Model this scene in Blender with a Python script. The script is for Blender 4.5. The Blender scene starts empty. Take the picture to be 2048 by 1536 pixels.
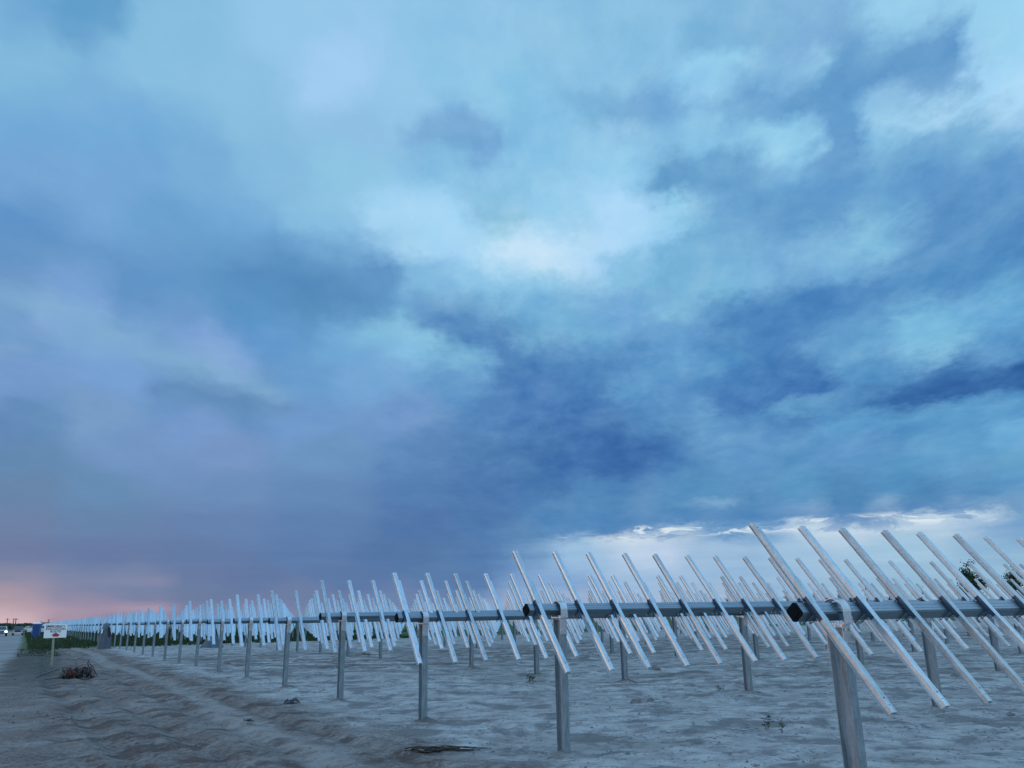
import bpy, bmesh, math, random
import numpy as np
from mathutils import Vector, Matrix
C = bpy.context.scene
R_ = math.radians
S = 1.7 / 1.5
rnd = random.Random(7)
NR = np.random.RandomState(11)

# ------------------------------------------------------------------ camera
F_PX = 1621.44
PIT, ROL = 0.28002, -0.019225
CAM_H = 1.7
cp, sp = math.cos(PIT), math.sin(PIT)
Fv = Vector((0, cp, sp)); R0 = Vector((1, 0, 0)); U0 = Vector((0, -sp, cp))
Rv = R0 * math.cos(ROL) + U0 * math.sin(ROL)
Uv = -R0 * math.sin(ROL) + U0 * math.cos(ROL)
cd = bpy.data.cameras.new('camera'); cam = bpy.data.objects.new('camera', cd)
C.collection.objects.link(cam); C.camera = cam
cd.sensor_width = 36; cd.lens = 36 * F_PX / 2048
cd.clip_start = 0.1; cd.clip_end = 20000
M = Matrix.Identity(4)
for i in range(3):
    M[i][0] = Rv[i]; M[i][1] = Uv[i]; M[i][2] = -Fv[i]
M[0][3], M[1][3], M[2][3] = 0, 0, CAM_H
cam.matrix_world = M

def ray(x, y):
    return (Fv + Rv * ((x - 1024) / F_PX) - Uv * ((y - 768) / F_PX)).normalized()
def at_ground(x, y, h=0.0):
    v = ray(x, y); s = (h - CAM_H) / v.z
    return Vector((v.x * s, v.y * s, h))
def at_dist(x, dist):
    """ground point below horizon pixel column x at a horizontal distance"""
    y = 768 + F_PX * (Fv.z + Rv.z * (x - 1024) / F_PX) / Uv.z
    v = ray(x, y); s = dist / math.hypot(v.x, v.y)
    return Vector((v.x * s, v.y * s, 0))

# ------------------------------------------------------------------ view
vs = C.view_settings
vs.view_transform = 'Standard'; vs.look = 'None'; vs.exposure = 0; vs.gamma = 1; vs.use_curve_mapping = False

# ------------------------------------------------------------------ node helpers
class NT:
    def __init__(s, tree): s.t = tree; s.n = tree.nodes; s.l = tree.links
    def node(s, kind, **kw):
        n = s.n.new(kind)
        for k, v in kw.items(): setattr(n, k, v)
        return n
    def put(s, sock, v):
        if isinstance(v, bpy.types.NodeSocket): s.l.new(v, sock)
        else: sock.default_value = v
    def math(s, op, a, b=None, c=None, clamp=False):
        n = s.node('ShaderNodeMath', operation=op); n.use_clamp = clamp
        s.put(n.inputs[0], a)
        if b is not None: s.put(n.inputs[1], b)
        if c is not None: s.put(n.inputs[2], c)
        return n.outputs[0]
    def vmath(s, op, a, b=None, scale=None):
        n = s.node('ShaderNodeVectorMath', operation=op)
        s.put(n.inputs[0], a)
        if b is not None: s.put(n.inputs[1], b)
        if scale is not None: s.put(n.inputs['Scale'], scale)
        return n.outputs['Value' if op in ('LENGTH', 'DOT_PRODUCT') else 'Vector']
    def comb(s, x, y, z):
        n = s.node('ShaderNodeCombineXYZ')
        for i, v in enumerate((x, y, z)): s.put(n.inputs[i], v)
        return n.outputs[0]
    def sep(s, v):
        n = s.node('ShaderNodeSeparateXYZ'); s.put(n.inputs[0], v); return n.outputs
    def mix(s, f, a, b, blend='MIX'):
        n = s.node('ShaderNodeMix', data_type='RGBA', blend_type=blend)
        s.put(n.inputs['Factor'], f); s.put(n.inputs[6], a); s.put(n.inputs[7], b)
        return n.outputs[2]
    def noise(s, vec, scale, detail=4, rough=.5, dist=0.0, col=False):
        n = s.node('ShaderNodeTexNoise')
        if vec is not None: s.put(n.inputs['Vector'], vec)
        s.put(n.inputs['Scale'], scale); s.put(n.inputs['Detail'], detail); s.put(n.inputs['Roughness'], rough); s.put(n.inputs['Distortion'], dist)
        return n.outputs['Color' if col else 'Fac']
    def rng(s, v, a, b, c=0.0, d=1.0, smooth=True):
        n = s.node('ShaderNodeMapRange'); n.interpolation_type = 'SMOOTHSTEP' if smooth else 'LINEAR'
        s.put(n.inputs[0], v)
        for i, q in enumerate((a, b, c, d)): s.put(n.inputs[i + 1], q)
        return n.outputs[0]
    def ramp(s, f, stops, interp='LINEAR'):
        n = s.node('ShaderNodeValToRGB'); cr = n.color_ramp; cr.interpolation = interp
        while len(cr.elements) > 1: cr.elements.remove(cr.elements[-1])
        cr.elements[0].position = stops[0][0]; cr.elements[0].color = (*stops[0][1][:3], 1)
        for p, c in stops[1:]:
            e = cr.elements.new(p); e.color = (*c[:3], 1)
        s.put(n.inputs[0], f)
        return n.outputs[0]

def lin(c):
    return tuple((v / 255 / 12.92) if v / 255 <= .04045 else ((v / 255 + .055) / 1.055) ** 2.4 for v in c)

# ------------------------------------------------------------------ world: dusk sky under a broken storm deck
SKY = '''
50 30 120 175 215|170 20 100 160 208|320 50 135 192 224|600 50 148 200 233|900 50 144 198 230|1200 50 138 194 226|1500 40 128 184 220|1560 60 124 178 216|1800 40 145 205 235|2000 50 156 212 238
50 150 132 187 220|300 150 138 192 224|670 145 160 206 241|900 150 140 198 230|1200 140 140 196 228|1450 140 152 210 240|1600 110 118 172 216|1700 130 110 164 212|1850 110 105 158 210|1880 150 108 160 210|1980 150 165 215 245
50 210 122 177 217|250 200 124 178 218|500 190 138 193 225|800 200 148 200 232|1000 200 143 200 230|1200 210 128 184 220|1290 230 112 168 213|1480 190 118 175 216|1600 200 106 162 211|1750 190 102 158 209|1870 215 135 188 224|2000 200 172 219 250
50 260 115 170 215|250 260 115 172 216|500 260 135 190 223|720 260 143 194 228|900 275 120 172 215|960 290 116 168 213|1100 270 140 198 230|1280 280 140 196 229|1400 290 142 200 231|1580 270 150 210 238|1750 240 140 198 230|1950 270 118 176 215|1850 300 115 172 214
50 350 120 168 212|250 350 118 168 214|400 330 120 176 216|550 350 132 188 222|700 350 140 198 226|900 350 132 192 225|1050 340 140 198 230|1250 340 148 206 236|1350 355 105 160 208|1450 350 103 160 209|1570 300 145 205 235|1580 360 112 172 214|1680 320 98 154 207|1850 350 106 162 210|2000 350 94 150 205|1760 360 130 190 222
50 440 98 150 206|200 420 116 166 213|300 440 108 163 212|500 440 115 172 215|650 430 138 194 226|780 430 160 211 243|880 440 168 217 248|980 430 138 195 226|1100 430 150 206 236|1250 430 172 217 248|1330 440 158 212 240|1450 430 110 168 212|1600 410 96 154 206|1700 390 96 152 206|1750 450 132 192 224|1900 440 92 146 202|2030 430 82 136 194
50 490 98 146 200|300 500 108 158 210|500 490 108 162 210|650 490 120 176 216|800 480 145 198 232|900 500 165 212 244|1000 500 188 228 248|1080 510 204 234 252|1180 500 175 218 248|1280 470 165 214 245|1400 490 122 180 218|1500 480 108 165 210|1650 500 122 180 218|1850 500 105 160 208|2000 500 86 146 202
50 550 112 155 205|150 590 128 165 212|300 550 98 148 204|450 540 95 148 202|560 530 92 146 200|640 555 86 140 193|760 540 95 150 202|860 550 128 186 222|960 560 140 198 230|1080 560 142 200 230|1250 550 138 196 228|1350 560 118 178 216|1500 550 118 178 218|1700 560 112 172 216|1900 540 92 152 205|2030 540 90 156 206
40 600 125 160 208|120 610 148 178 218|250 590 108 150 202|300 640 116 158 208|500 610 96 146 200|650 610 85 138 192|740 620 98 152 204|850 650 140 196 226|950 640 105 162 208|1100 620 118 178 216|1250 620 112 168 213|1350 640 98 155 208|1500 640 80 136 195|1620 610 82 138 196|1740 600 100 160 210|1850 640 118 184 220|2000 620 108 172 215
40 680 118 158 205|170 640 138 174 216|250 680 140 175 218|400 700 140 173 217|330 650 120 160 208|550 680 105 156 208|700 660 115 174 214|820 680 132 190 225|920 670 86 138 192|1010 700 72 124 184|1100 690 96 148 202|1200 680 108 168 212|1300 700 112 172 215|1450 690 82 138 196|1550 670 76 130 192|1700 700 104 164 212|1850 670 126 190 223|2000 700 88 150 204
40 760 126 158 208|250 740 130 165 212|450 740 140 172 217|520 790 112 152 200|400 770 104 144 194|480 800 102 140 190|350 790 112 148 200|600 760 115 162 210|750 750 116 168 212|900 740 100 155 206|960 700 120 182 220|1050 760 78 126 188|1150 740 92 146 202|1300 760 96 152 206|1450 780 76 130 192|1600 770 62 113 179|1750 760 88 146 202|1900 760 64 116 180|2030 745 46 92 158
40 840 110 144 192|200 830 128 160 202|400 850 126 158 208|600 840 120 158 208|800 830 110 152 205|1000 840 82 130 190|1120 820 74 122 184|1200 850 74 120 182|1300 830 84 138 196|1420 830 104 160 208|1550 800 80 134 192|1750 830 74 130 190|1900 830 88 148 202|2020 800 74 130 192|2020 860 108 172 215
40 910 102 134 180|250 900 118 150 200|450 910 116 150 200|650 910 106 146 197|850 900 92 134 190|1000 910 76 122 180|1100 915 66 112 174|1220 915 58 104 170|1330 900 76 128 188|1500 900 96 152 204|1700 890 92 150 204|1900 900 98 160 208|2030 920 98 160 205
40 990 107 131 174|200 980 106 138 184|450 980 106 140 190|650 990 98 134 187|850 980 84 124 182|1000 980 74 118 178|1080 970 70 118 178|1200 980 82 134 190|1400 980 88 144 196|1600 970 88 146 198|1800 960 88 148 200|2030 960 104 164 210
40 1050 112 127 170|200 1050 106 129 174|450 1050 100 128 180|650 1050 92 126 179|850 1050 80 116 173|980 1040 76 118 175|1080 1030 80 130 186|1200 1030 80 134 190|1350 1025 84 138 192|1500 1020 80 134 188|1700 1010 76 132 186|1850 1000 74 130 184|1960 990 92 148 196|2035 1010 112 158 200
1040 1065 98 140 190|1120 1062 95 145 195|1150 1085 160 196 222|1230 1058 78 128 184|1260 1082 190 212 230|1330 1062 110 156 202|1430 1055 110 156 202|1540 1050 120 165 206|1640 1060 186 210 228|1760 1050 182 206 225|1860 1040 176 204 224|1950 1030 166 196 220|2035 1060 122 166 204
40 1110 114 124 166|200 1110 106 122 168|400 1110 98 122 170|600 1110 92 122 174|800 1110 82 116 170|960 1110 84 122 175|1060 1110 112 155 200|1150 1110 152 190 222|1300 1105 188 210 232|1420 1110 158 192 220|1600 1100 158 194 220|1800 1095 158 196 220|2000 1100 138 180 210
40 1160 136 136 166|150 1160 126 130 168|260 1163 128 132 170|400 1150 102 120 166|500 1160 96 118 166|700 1160 90 118 170|900 1160 88 122 173|1100 1160 130 168 208|1300 1160 158 190 220|1500 1150 150 186 216|1800 1150 148 188 214|2020 1150 148 188 212
20 1200 174 152 170|120 1190 146 136 168|250 1190 130 130 168|400 1190 112 122 164|600 1190 108 124 168|800 1200 106 128 174|1100 1200 150 174 206|1400 1200 160 186 212|1700 1200 155 190 214|2000 1190 158 194 214
15 1225 196 168 176|100 1212 178 148 172|220 1212 162 140 170|350 1215 132 128 165|15 1245 215 182 188|120 1240 174 146 168|250 1240 148 134 164|500 1230 128 130 166|800 1230 122 140 178|1200 1230 160 180 208|2000 1215 165 196 214
'''
ctrl = []
for ln in SKY.strip().splitlines():
    for q in ln.split('|'):
        v = [float(t) for t in q.split()]
        g_up = 3 if v[3] < 150 else 0
        if v[0] < 300 and v[1] > 1100: g_up = 1
        r_up = 2 if v[0] > 300 else -3 if v[1] > 850 else 0
        if v[0] < 640 and 560 < v[1] < 900: r_up -= 9; g_up -= 3
        if 60 < v[0] < 420 and v[1] > 1150: r_up -= 8
        ctrl.append((v[0], v[1], *lin((v[2] + r_up, v[3] + g_up, v[4] - (3 if v[3] < 165 else -2)))))
ctrl = np.array(ctrl)

# the cloud masses themselves: soft strokes  x1 y1 x2 y2 ... / half width / r g b / strength
STROKES = '''
1460 690 1635 607 1768 572 1921 553 2048 500/26/74 130 190/.85
1450 806 1560 776 1650 784/20/58 108 176/.9
1500 770 1600 745/26/72 126 186/.6
1760 806 1900 782 2060 742/20/48 96 162/.95
1128 925 1210 916 1300 898/24/56 102 167/.9
1165 900 1180 810 1150 770/34/70 118 180/.7
985 690 1070 712/22/72 124 184/.8
1120 770 1200 735 1290 700/24/76 130 188/.75
1040 740 1100 800/30/80 128 188/.6
1815 655 1860 640 1905 668 1870 690/14/122 184 219/.7
1325 634 1400 590 1470 556/15/130 192 224/.75
1050 672 1120 650 1200 668/18/122 182 218/.7
1250 560 1330 540 1410 520/20/128 186 220/.5
1535 822 1600 812 1670 806/9/114 174 215/.85
1665 852 1850 826 2060 800/16/98 162 210/.8
1400 735 1480 700/16/98 160 210/.6
1230 780 1300 760 1360 730/14/104 164 210/.7
1490 195 1600 185 1700 160 1800 128 1890 120/34/102 158 208/.85
1700 75 1730 110/26/104 160 209/.7
1780 175 1860 180/24/98 152 205/.6
1440 118 1530 122 1650 118/13/150 206 238/.65
1545 290 1590 262/16/146 204 236/.6
1318 352 1420 350 1510 345/26/106 163 209/.85
1500 400 1600 440 1690 380/30/100 157 207/.85
1690 250 1700 330 1690 400/28/96 152 206/.85
1380 455 1450 470 1500 500/18/112 172 214/.7
1340 395 1400 420/12/158 214 242/.7
1720 400 1740 460 1720 510/18/140 198 228/.6
1760 225 1850 222 1950 185 2060 150/18/172 220 250/.8
1790 300 1900 262 2060 240/30/112 170 213/.6
1780 380 1880 350 2060 370/38/96 152 206/.7
1900 460 2060 440/30/84 140 197/.7
1800 545 1950 530 2060 560/22/88 148 202/.7
1980 590 2060 600/12/110 176 216/.7
-40 600 60 590 125 618 208 652 292 694 375 720 479 756 560 796/15/128 172 210/.75
150 668 260 700 400 742/20/120 165 205/.5
296 782 360 768 430 780 500 792 585 822/9/98 138 186/.8
330 800 470 806/6/104 144 192/.7
-40 700 60 690/14/132 164 210/.6
480 535 590 548 680 590 760 635/22/86 139 192/.85
560 500 650 520/22/92 146 198/.6
725 662 800 650 868 668/13/136 196 227/.85
800 590 870 640 960 652/14/104 160 208/.7
850 622 930 660 1010 694/17/78 128 187/.85
895 712 960 698/10/124 184 220/.7
995 508 1060 500 1110 512/12/196 226 251/.9
1110 495 1180 500 1230 490/14/182 220 248/.7
760 438 850 450 940 480/24/168 216 246/.7
770 470 830 500 870 510/7/176 220 246/.7
975 425 1010 432 1040 425/16/132 188 220/.8
990 478 1010 470/9/150 202 230/.7
1150 455 1185 448/8/148 198 228/.7
860 282 960 290/16/112 166 212/.6
1215 232 1310 228/18/110 166 212/.7
1130 205 1200 225/12/128 186 221/.5
1380 60 1440 70 1560 50/20/122 178 217/.7
1360 95 1420 90/12/118 172 214/.6
40 18 150 12 200 22/14/98 158 207/.7
-40 470 60 490 180 500/26/98 146 201/.7
350 440 420 455 480 480/26/104 160 210/.6
-40 860 20 850/30/96 130 184/.6
1090 1042 1200 1052 1300 1040 1420 1030 1500 1036 1620 1030 1720 1036 1850 1012 1960 992/11/76 130 187/.75
1100 1066 1130 1070/8/84 132 186/.8
1180 1060 1290 1064/6/78 128 184/.8
1380 1010 1460 1006/5/150 190 220/.5
1190 1088 1260 1078 1330 1080 1400 1082/6/206 222 236/.7
1560 1052 1680 1056 1800 1050 1900 1034 1985 1020/7/200 220 236/.75
1330 1053 1385 1055/4/205 225 238/.8
1660 960 1850 966 2060 968/14/74 132 186/.5
1000 950 1000 1040 990 1130/40/78 120 178/.4
70 1157 200 1152 340 1154/4/150 142 172/.6
-20 1170 120 1166 330 1163/3/142 138 172/.5
60 1212 150 1209 330 1213/4/204 166 182/.75
70 1209 110 1209/2/218 186 196/.8
-20 1180 60 1186/10/178 156 172/.5
'''
strokes = []
for ln in STROKES.strip().splitlines():
    a_, b_, c_, d_ = ln.split('/'); a_ = [float(t) for t in a_.split()]
    strokes.append(([(a_[i], a_[i + 1]) for i in range(0, len(a_), 2)], float(b_), np.array(lin([float(t) + (2, 2, -1)[k] for k, t in enumerate(c_.split())])), float(d_)))
def seg_d(px, py, a, b):
    vx, vy = b[0] - a[0], b[1] - a[1]; L = vx * vx + vy * vy + 1e-9
    t = max(0, min(1, ((px - a[0]) * vx + (py - a[1]) * vy) / L))
    return math.hypot(px - a[0] - vx * t, py - a[1] - vy * t)

def sky_colour(az, el):
    d = Vector((math.sin(az) * math.cos(el), math.cos(az) * math.cos(el), math.sin(el)))
    z = d.dot(Fv)
    if z < .2: z = .2
    x = 1024 + F_PX * d.dot(Rv) / z; y = 768 - F_PX * d.dot(Uv) / z
    xx = min(max(x, -60), 2110); yy = min(max(y, -60), 1252)
    dx = (ctrl[:, 0] - xx) / 1.25; dy = ctrl[:, 1] - yy
    if yy > 1000: dy = dy * (1 + (yy - 1000) / 130)
    w = 1 / (dx * dx + dy * dy + 24 ** 2) ** 3.0
    c = (ctrl[:, 2:] * w[:, None]).sum(0) / w.sum()
    for pts, wd, rgb, k in strokes:
        d_ = min(seg_d(x, y, pts[i], pts[i + 1]) for i in range(len(pts) - 1))
        if d_ < wd * 3.2: c = c + (rgb - c) * (k * math.exp(-.5 * (d_ / wd) ** 2))
    return c

w = bpy.data.worlds.new('World'); C.world = w; w.use_nodes = True
nt = w.node_tree; nt.nodes.clear(); N = NT(nt)
SUN_AZ, SUN_EL = R_(-76), R_(5)
tc = N.node('ShaderNodeTexCoord')
D = N.vmath('NORMALIZE', tc.outputs['Generated'])
dx, dy, dz = N.sep(D)[0], N.sep(D)[1], N.sep(D)[2]
zc = N.math('MAXIMUM', dz, 0.0)
inv = N.math('DIVIDE', 1.0, N.math('ADD', zc, 0.19))
# direction projected on a flat cloud deck, slightly turned so bands run to a point right of centre
pxx = N.math('MULTIPLY', dx, inv); pyy = N.math('MULTIPLY', dy, inv)
ca, sa = math.cos(R_(-3)), math.sin(R_(-3))
px_ = N.math('ADD', N.math('MULTIPLY', pxx, ca), N.math('MULTIPLY', pyy, sa))
py_ = N.math('SUBTRACT', N.math('MULTIPLY', pyy, ca), N.math('MULTIPLY', pxx, sa))
P1 = N.comb(px_, N.math('MULTIPLY', py_, 0.72), 0.0)
warp1 = N.noise(P1, 2.3, 5, .55, col=True)
warp2 = N.noise(P1, 11.0, 7, .62, col=True)
w1 = N.sep(N.vmath('SUBTRACT', warp1, (.5, .5, .5))); w2 = N.sep(N.vmath('SUBTRACT', warp2, (.5, .5, .5)))
az = N.math('ARCTAN2', dx, dy); el = N.math('ARCSINE', dz)
# warp shrinks towards the horizon with the perspective of the deck
wsc = N.math('MULTIPLY', N.rng(dz, 0.02, .45, .14, 1.0, smooth=False), N.rng(az, R_(-16), R_(0), .55, 1.0))
warp3 = N.noise(P1, 34.0, 6, .62, col=True); w3 = N.sep(N.vmath('SUBTRACT', warp3, (.5, .5, .5)))
azw = N.math('ADD', az, N.math('MULTIPLY', wsc, N.math('ADD', N.math('MULTIPLY', w3[0], .030), N.math('ADD', N.math('MULTIPLY', w1[0], .04), N.math('MULTIPLY', w2[0], .095)))))
elw = N.math('ADD', el, N.math('MULTIPLY', wsc, N.math('ADD', N.math('MULTIPLY', w3[1], .024), N.math('ADD', N.math('MULTIPLY', w1[1], .03), N.math('MULTIPLY', w2[1], .07)))))
E0, EM, E1 = R_(-.2), R_(17.0), R_(53)
vlo = N.math('DIVIDE', N.math('SUBTRACT', elw, E0), EM - E0, clamp=True)
vhi = N.math('DIVIDE', N.math('SUBTRACT', elw, EM), E1 - EM, clamp=True)
NC, A0, DA = 58, R_(-39.9), R_(1.4)
c_ = N.math('DIVIDE', N.math('SUBTRACT', azw, A0), DA)
NSTOP = 31
def sheet(v, lo, hi, nm):
    """58 columns of sky colour against elevation, in groups of eight, blended along the azimuth"""
    col = None
    for g0 in range(0, NC - 1, 8):
        g1 = min(g0 + 8, NC - 1)
        ng = bpy.data.node_groups.new('sky_' + nm, 'ShaderNodeTree')
        ng.interface.new_socket('v', in_out='INPUT', socket_type='NodeSocketFloat')
        ng.interface.new_socket('c', in_out='INPUT', socket_type='NodeSocketFloat')
        ng.interface.new_socket('colour', in_out='OUTPUT', socket_type='NodeSocketColor')
        G = NT(ng); gi = G.node('NodeGroupInput'); go = G.node('NodeGroupOutput'); cc = None
        for i in range(g0, g1 + 1):
            a_ = A0 + i * DA
            st = [(k / (NSTOP - 1), tuple(sky_colour(a_, max(lo + (hi - lo) * k / (NSTOP - 1), 0.0)))) for k in range(NSTOP)]
            r_ = G.ramp(gi.outputs[0], st, 'LINEAR')
            cc = r_ if cc is None else G.mix(G.rng(gi.outputs[1], float(i - 1), float(i), 0.0, 1.0, smooth=False), cc, r_)
        ng.links.new(cc, go.inputs[0])
        n = N.node('ShaderNodeGroup'); n.node_tree = ng
        N.put(n.inputs[0], v); N.put(n.inputs[1], c_)
        col = n.outputs[0] if col is None else N.mix(N.math('GREATER_THAN', c_, float(g0)), col, n.outputs[0])
    return col
col = N.mix(N.math('GREATER_THAN', elw, EM), sheet(vlo, E0, EM, 'low'), sheet(vhi, EM, E1, 'high'))
# fine cloud texture: lighter and darker wisps, darker also means bluer
fb = N.noise(P1, 7.0, 8, .60, .25)
fb2 = N.noise(P1, 19.0, 7, .62, .1)
amp = N.rng(dz, .02, .30, .15, 1.0)
rightside = N.rng(az, R_(-14), R_(4), .28, 1.0)
g_ = N.math('MULTIPLY', N.math('MULTIPLY', N.math('ADD', N.math('SUBTRACT', fb, .5), N.math('MULTIPLY', N.math('SUBTRACT', fb2, .5), .42)), amp), rightside)
gm = N.node('ShaderNodeGamma'); N.put(gm.inputs[0], col)
N.put(gm.inputs[1], N.math('SUBTRACT', 1.0, N.math('MULTIPLY', g_, .75)))
col = gm.outputs[0]
# bright torn openings below the deck edge, low in the right half
Pn = N.comb(N.math('MULTIPLY', az, 17.0), N.math('MULTIPLY', el, 62.0), 0.0)
nb = N.noise(Pn, 1.0, 7, .64, .6)
edge = R_(5.5)
off = N.math('ABSOLUTE', N.math('SUBTRACT', el, edge))
xr = N.math('MULTIPLY', N.rng(az, R_(2.6), R_(4.4)), N.rng(az, R_(32), R_(29.5)))
hi = N.math('MULTIPLY', N.math('MULTIPLY', N.rng(off, R_(.62), R_(.10)), xr), N.rng(nb, .535, .60), clamp=True)
dk = N.math('MULTIPLY', N.math('MULTIPLY', N.rng(off, R_(1.1), R_(.2)), xr), N.rng(nb, .48, .40), clamp=True)
col = N.mix(N.math('MULTIPLY', dk, .55), col, (*lin((84, 136, 190)), 1))
col = N.mix(N.math('MULTIPLY', hi, .85), col, (.76, .85, .90, 1))
# faint level streaks in the clear band near the horizon
ns = N.noise(N.comb(N.math('MULTIPLY', az, 3.0), N.math('MULTIPLY', el, 60.0), 0.0), 1.0, 4, .55)
low = N.math('MULTIPLY', N.rng(el, R_(6.5), R_(4.5)), N.rng(az, R_(-6), R_(3), .22, 1.0))
gm2 = N.node('ShaderNodeGamma'); N.put(gm2.inputs[0], col)
N.put(gm2.inputs[1], N.math('SUBTRACT', 1.0, N.math('MULTIPLY', N.math('MULTIPLY', N.math('SUBTRACT', ns, .5), low), .5)))
col = gm2.outputs[0]
# the rest of the sky, out of frame: paler overhead and behind, warm afterglow low in the west
amb = N.ramp(N.math('DIVIDE', el, R_(90), clamp=True), [(0, (.62, .74, .88)), (.15, (.72, .95, 1.12)), (.45, (.54, .98, 1.50)), (1, (.50, .95, 1.64))])
nbk = N.noise(P1, 1.6, 4, .5)
amb = N.mix(N.math('MULTIPLY', N.rng(nbk, .35, .65), .35), amb, (.22, .42, .66, 1))
sx, sy = math.sin(SUN_AZ), math.cos(SUN_AZ)
cosz = N.math('ADD', N.math('MULTIPLY', dx, sx), N.math('MULTIPLY', dy, sy))
glow = N.math('MULTIPLY', N.rng(cosz, .72, .99), N.rng(el, R_(20), R_(2)))
amb = N.mix(glow, amb, (1.55, .78, .50, 1))
azabs = N.math('ABSOLUTE', az)
inside = N.math('MULTIPLY', N.rng(azabs, R_(44), R_(36)), N.rng(el, R_(60), R_(46)))
col = N.mix(inside, amb, col)
# thin clear air between the clouds: a little of the real dusk sky
sk = N.node('ShaderNodeTexSky', sky_type='NISHITA'); sk.sun_disc = False
sk.sun_elevation = SUN_EL; sk.sun_rotation = SUN_AZ
skc = N.vmath('SCALE', sk.outputs[0], scale=.05)
col = N.mix(.02, col, skc)
# below the horizon
col = N.mix(N.rng(dz, -.002, -.03), col, (.10, .14, .19, 1))
bg = N.node('ShaderNodeBackground'); N.put(bg.inputs[0], col); bg.inputs[1].default_value = 1.0
out = N.node('ShaderNodeOutputWorld'); nt.links.new(bg.outputs[0], out.inputs[0])
w.cycles.sampling_method = 'MANUAL'; w.cycles.sample_map_resolution = 512

# ------------------------------------------------------------------ sun: weak, warm, almost set
sl = bpy.data.lights.new('sun', 'SUN'); sun = bpy.data.objects.new('sun', sl); C.collection.objects.link(sun)
sl.energy = .15; sl.angle = R_(12); sl.color = (1, .72, .55)
sd = Vector((math.sin(SUN_AZ) * math.cos(SUN_EL), math.cos(SUN_AZ) * math.cos(SUN_EL), math.sin(SUN_EL)))
sun.rotation_euler = sd.to_track_quat('Z', 'Y').to_euler()

# ------------------------------------------------------------------ materials
def mat(name):
    m = bpy.data.materials.new(name); m.use_nodes = True
    n = NT(m.node_tree); b = m.node_tree.nodes['Principled BSDF']
    return m, n, b
def plain(name, c, rough=.6, metal=0.0, vary=.12, scale=9.0, bump=0.0, spec=.5):
    m, n, b = mat(name)
    t = n.node('ShaderNodeTexCoord').outputs['Object']
    f = n.noise(t, scale, 4, .6)
    k = n.rng(f, .3, .7, 1 - vary, 1 + vary, smooth=False)
    n.put(b.inputs['Base Color'], n.vmath('SCALE', (c[0], c[1], c[2]), scale=k))
    n.put(b.inputs['Roughness'], n.rng(f, .3, .7, max(rough - .08, .02), min(rough + .08, 1), smooth=False))
    b.inputs['Metallic'].default_value = metal
    b.inputs['Specular IOR Level'].default_value = spec
    if bump:
        bn = n.node('ShaderNodeBump'); bn.inputs['Strength'].default_value = bump; bn.inputs['Distance'].default_value = .01
        n.put(bn.inputs['Height'], f); n.put(b.inputs['Normal'], bn.outputs[0])
    return m
def galvanised(name, base, rough, stretch=(1, 1, 1), vary=.16, metal=.85, random=.1):
    m, n, b = mat(name)
    t = n.node('ShaderNodeTexCoord').outputs['Object']
    ts = n.vmath('MULTIPLY', t, stretch)
    vo = n.node('ShaderNodeTexVoronoi'); n.put(vo.inputs['Vector'], t); vo.inputs['Scale'].default_value = 55
    f = n.noise(ts, 6, 5, .65)
    oi = n.node('ShaderNodeObjectInfo').outputs['Random']
    k = n.math('ADD', n.rng(f, .3, .7, 1 - vary, 1 + vary, smooth=False), n.math('MULTIPLY', n.math('SUBTRACT', oi, .5), random))
    k = n.math('ADD', k, n.math('MULTIPLY', n.math('SUBTRACT', n.sep(vo.outputs['Color'])[0], .5), .16))
    n.put(b.inputs['Base Color'], n.vmath('SCALE', base, scale=k))
    n.put(b.inputs['Roughness'], n.rng(f, .3, .7, rough - .07, rough + .09, smooth=False))
    b.inputs['Metallic'].default_value = metal
    return m
MT = {}
MT['rail'] = galvanised('galvanised_rail', (.39, .47, .51), .34, (4, 1, 1), random=.3, vary=.24, metal=.75)
MT['tube'] = galvanised('galvanised_tube', (.205, .265, .31), .36, (.3, 30, 30), vary=.25, metal=.8)
MT['post'] = galvanised('galvanised_post', (.23, .28, .31), .55, (6, 6, .8), vary=.3, metal=.35)
MT['clamp'] = galvanised('bearing_metal', (.46, .50, .54), .36, (1, 1, 1))
MT['saddle'] = galvanised('saddle_metal', (.07, .10, .14), .45, (1, 1, 1))
MT['void'] = plain('tube_plug', (.006, .007, .009), .9, spec=.12)
MT['bolt'] = plain('zinc_bolt', (.75, .75, .75), .3, 1.0)
MT['hole'] = plain('dark_hole', (.02, .025, .03), .9)
MT['film'] = None

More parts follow.
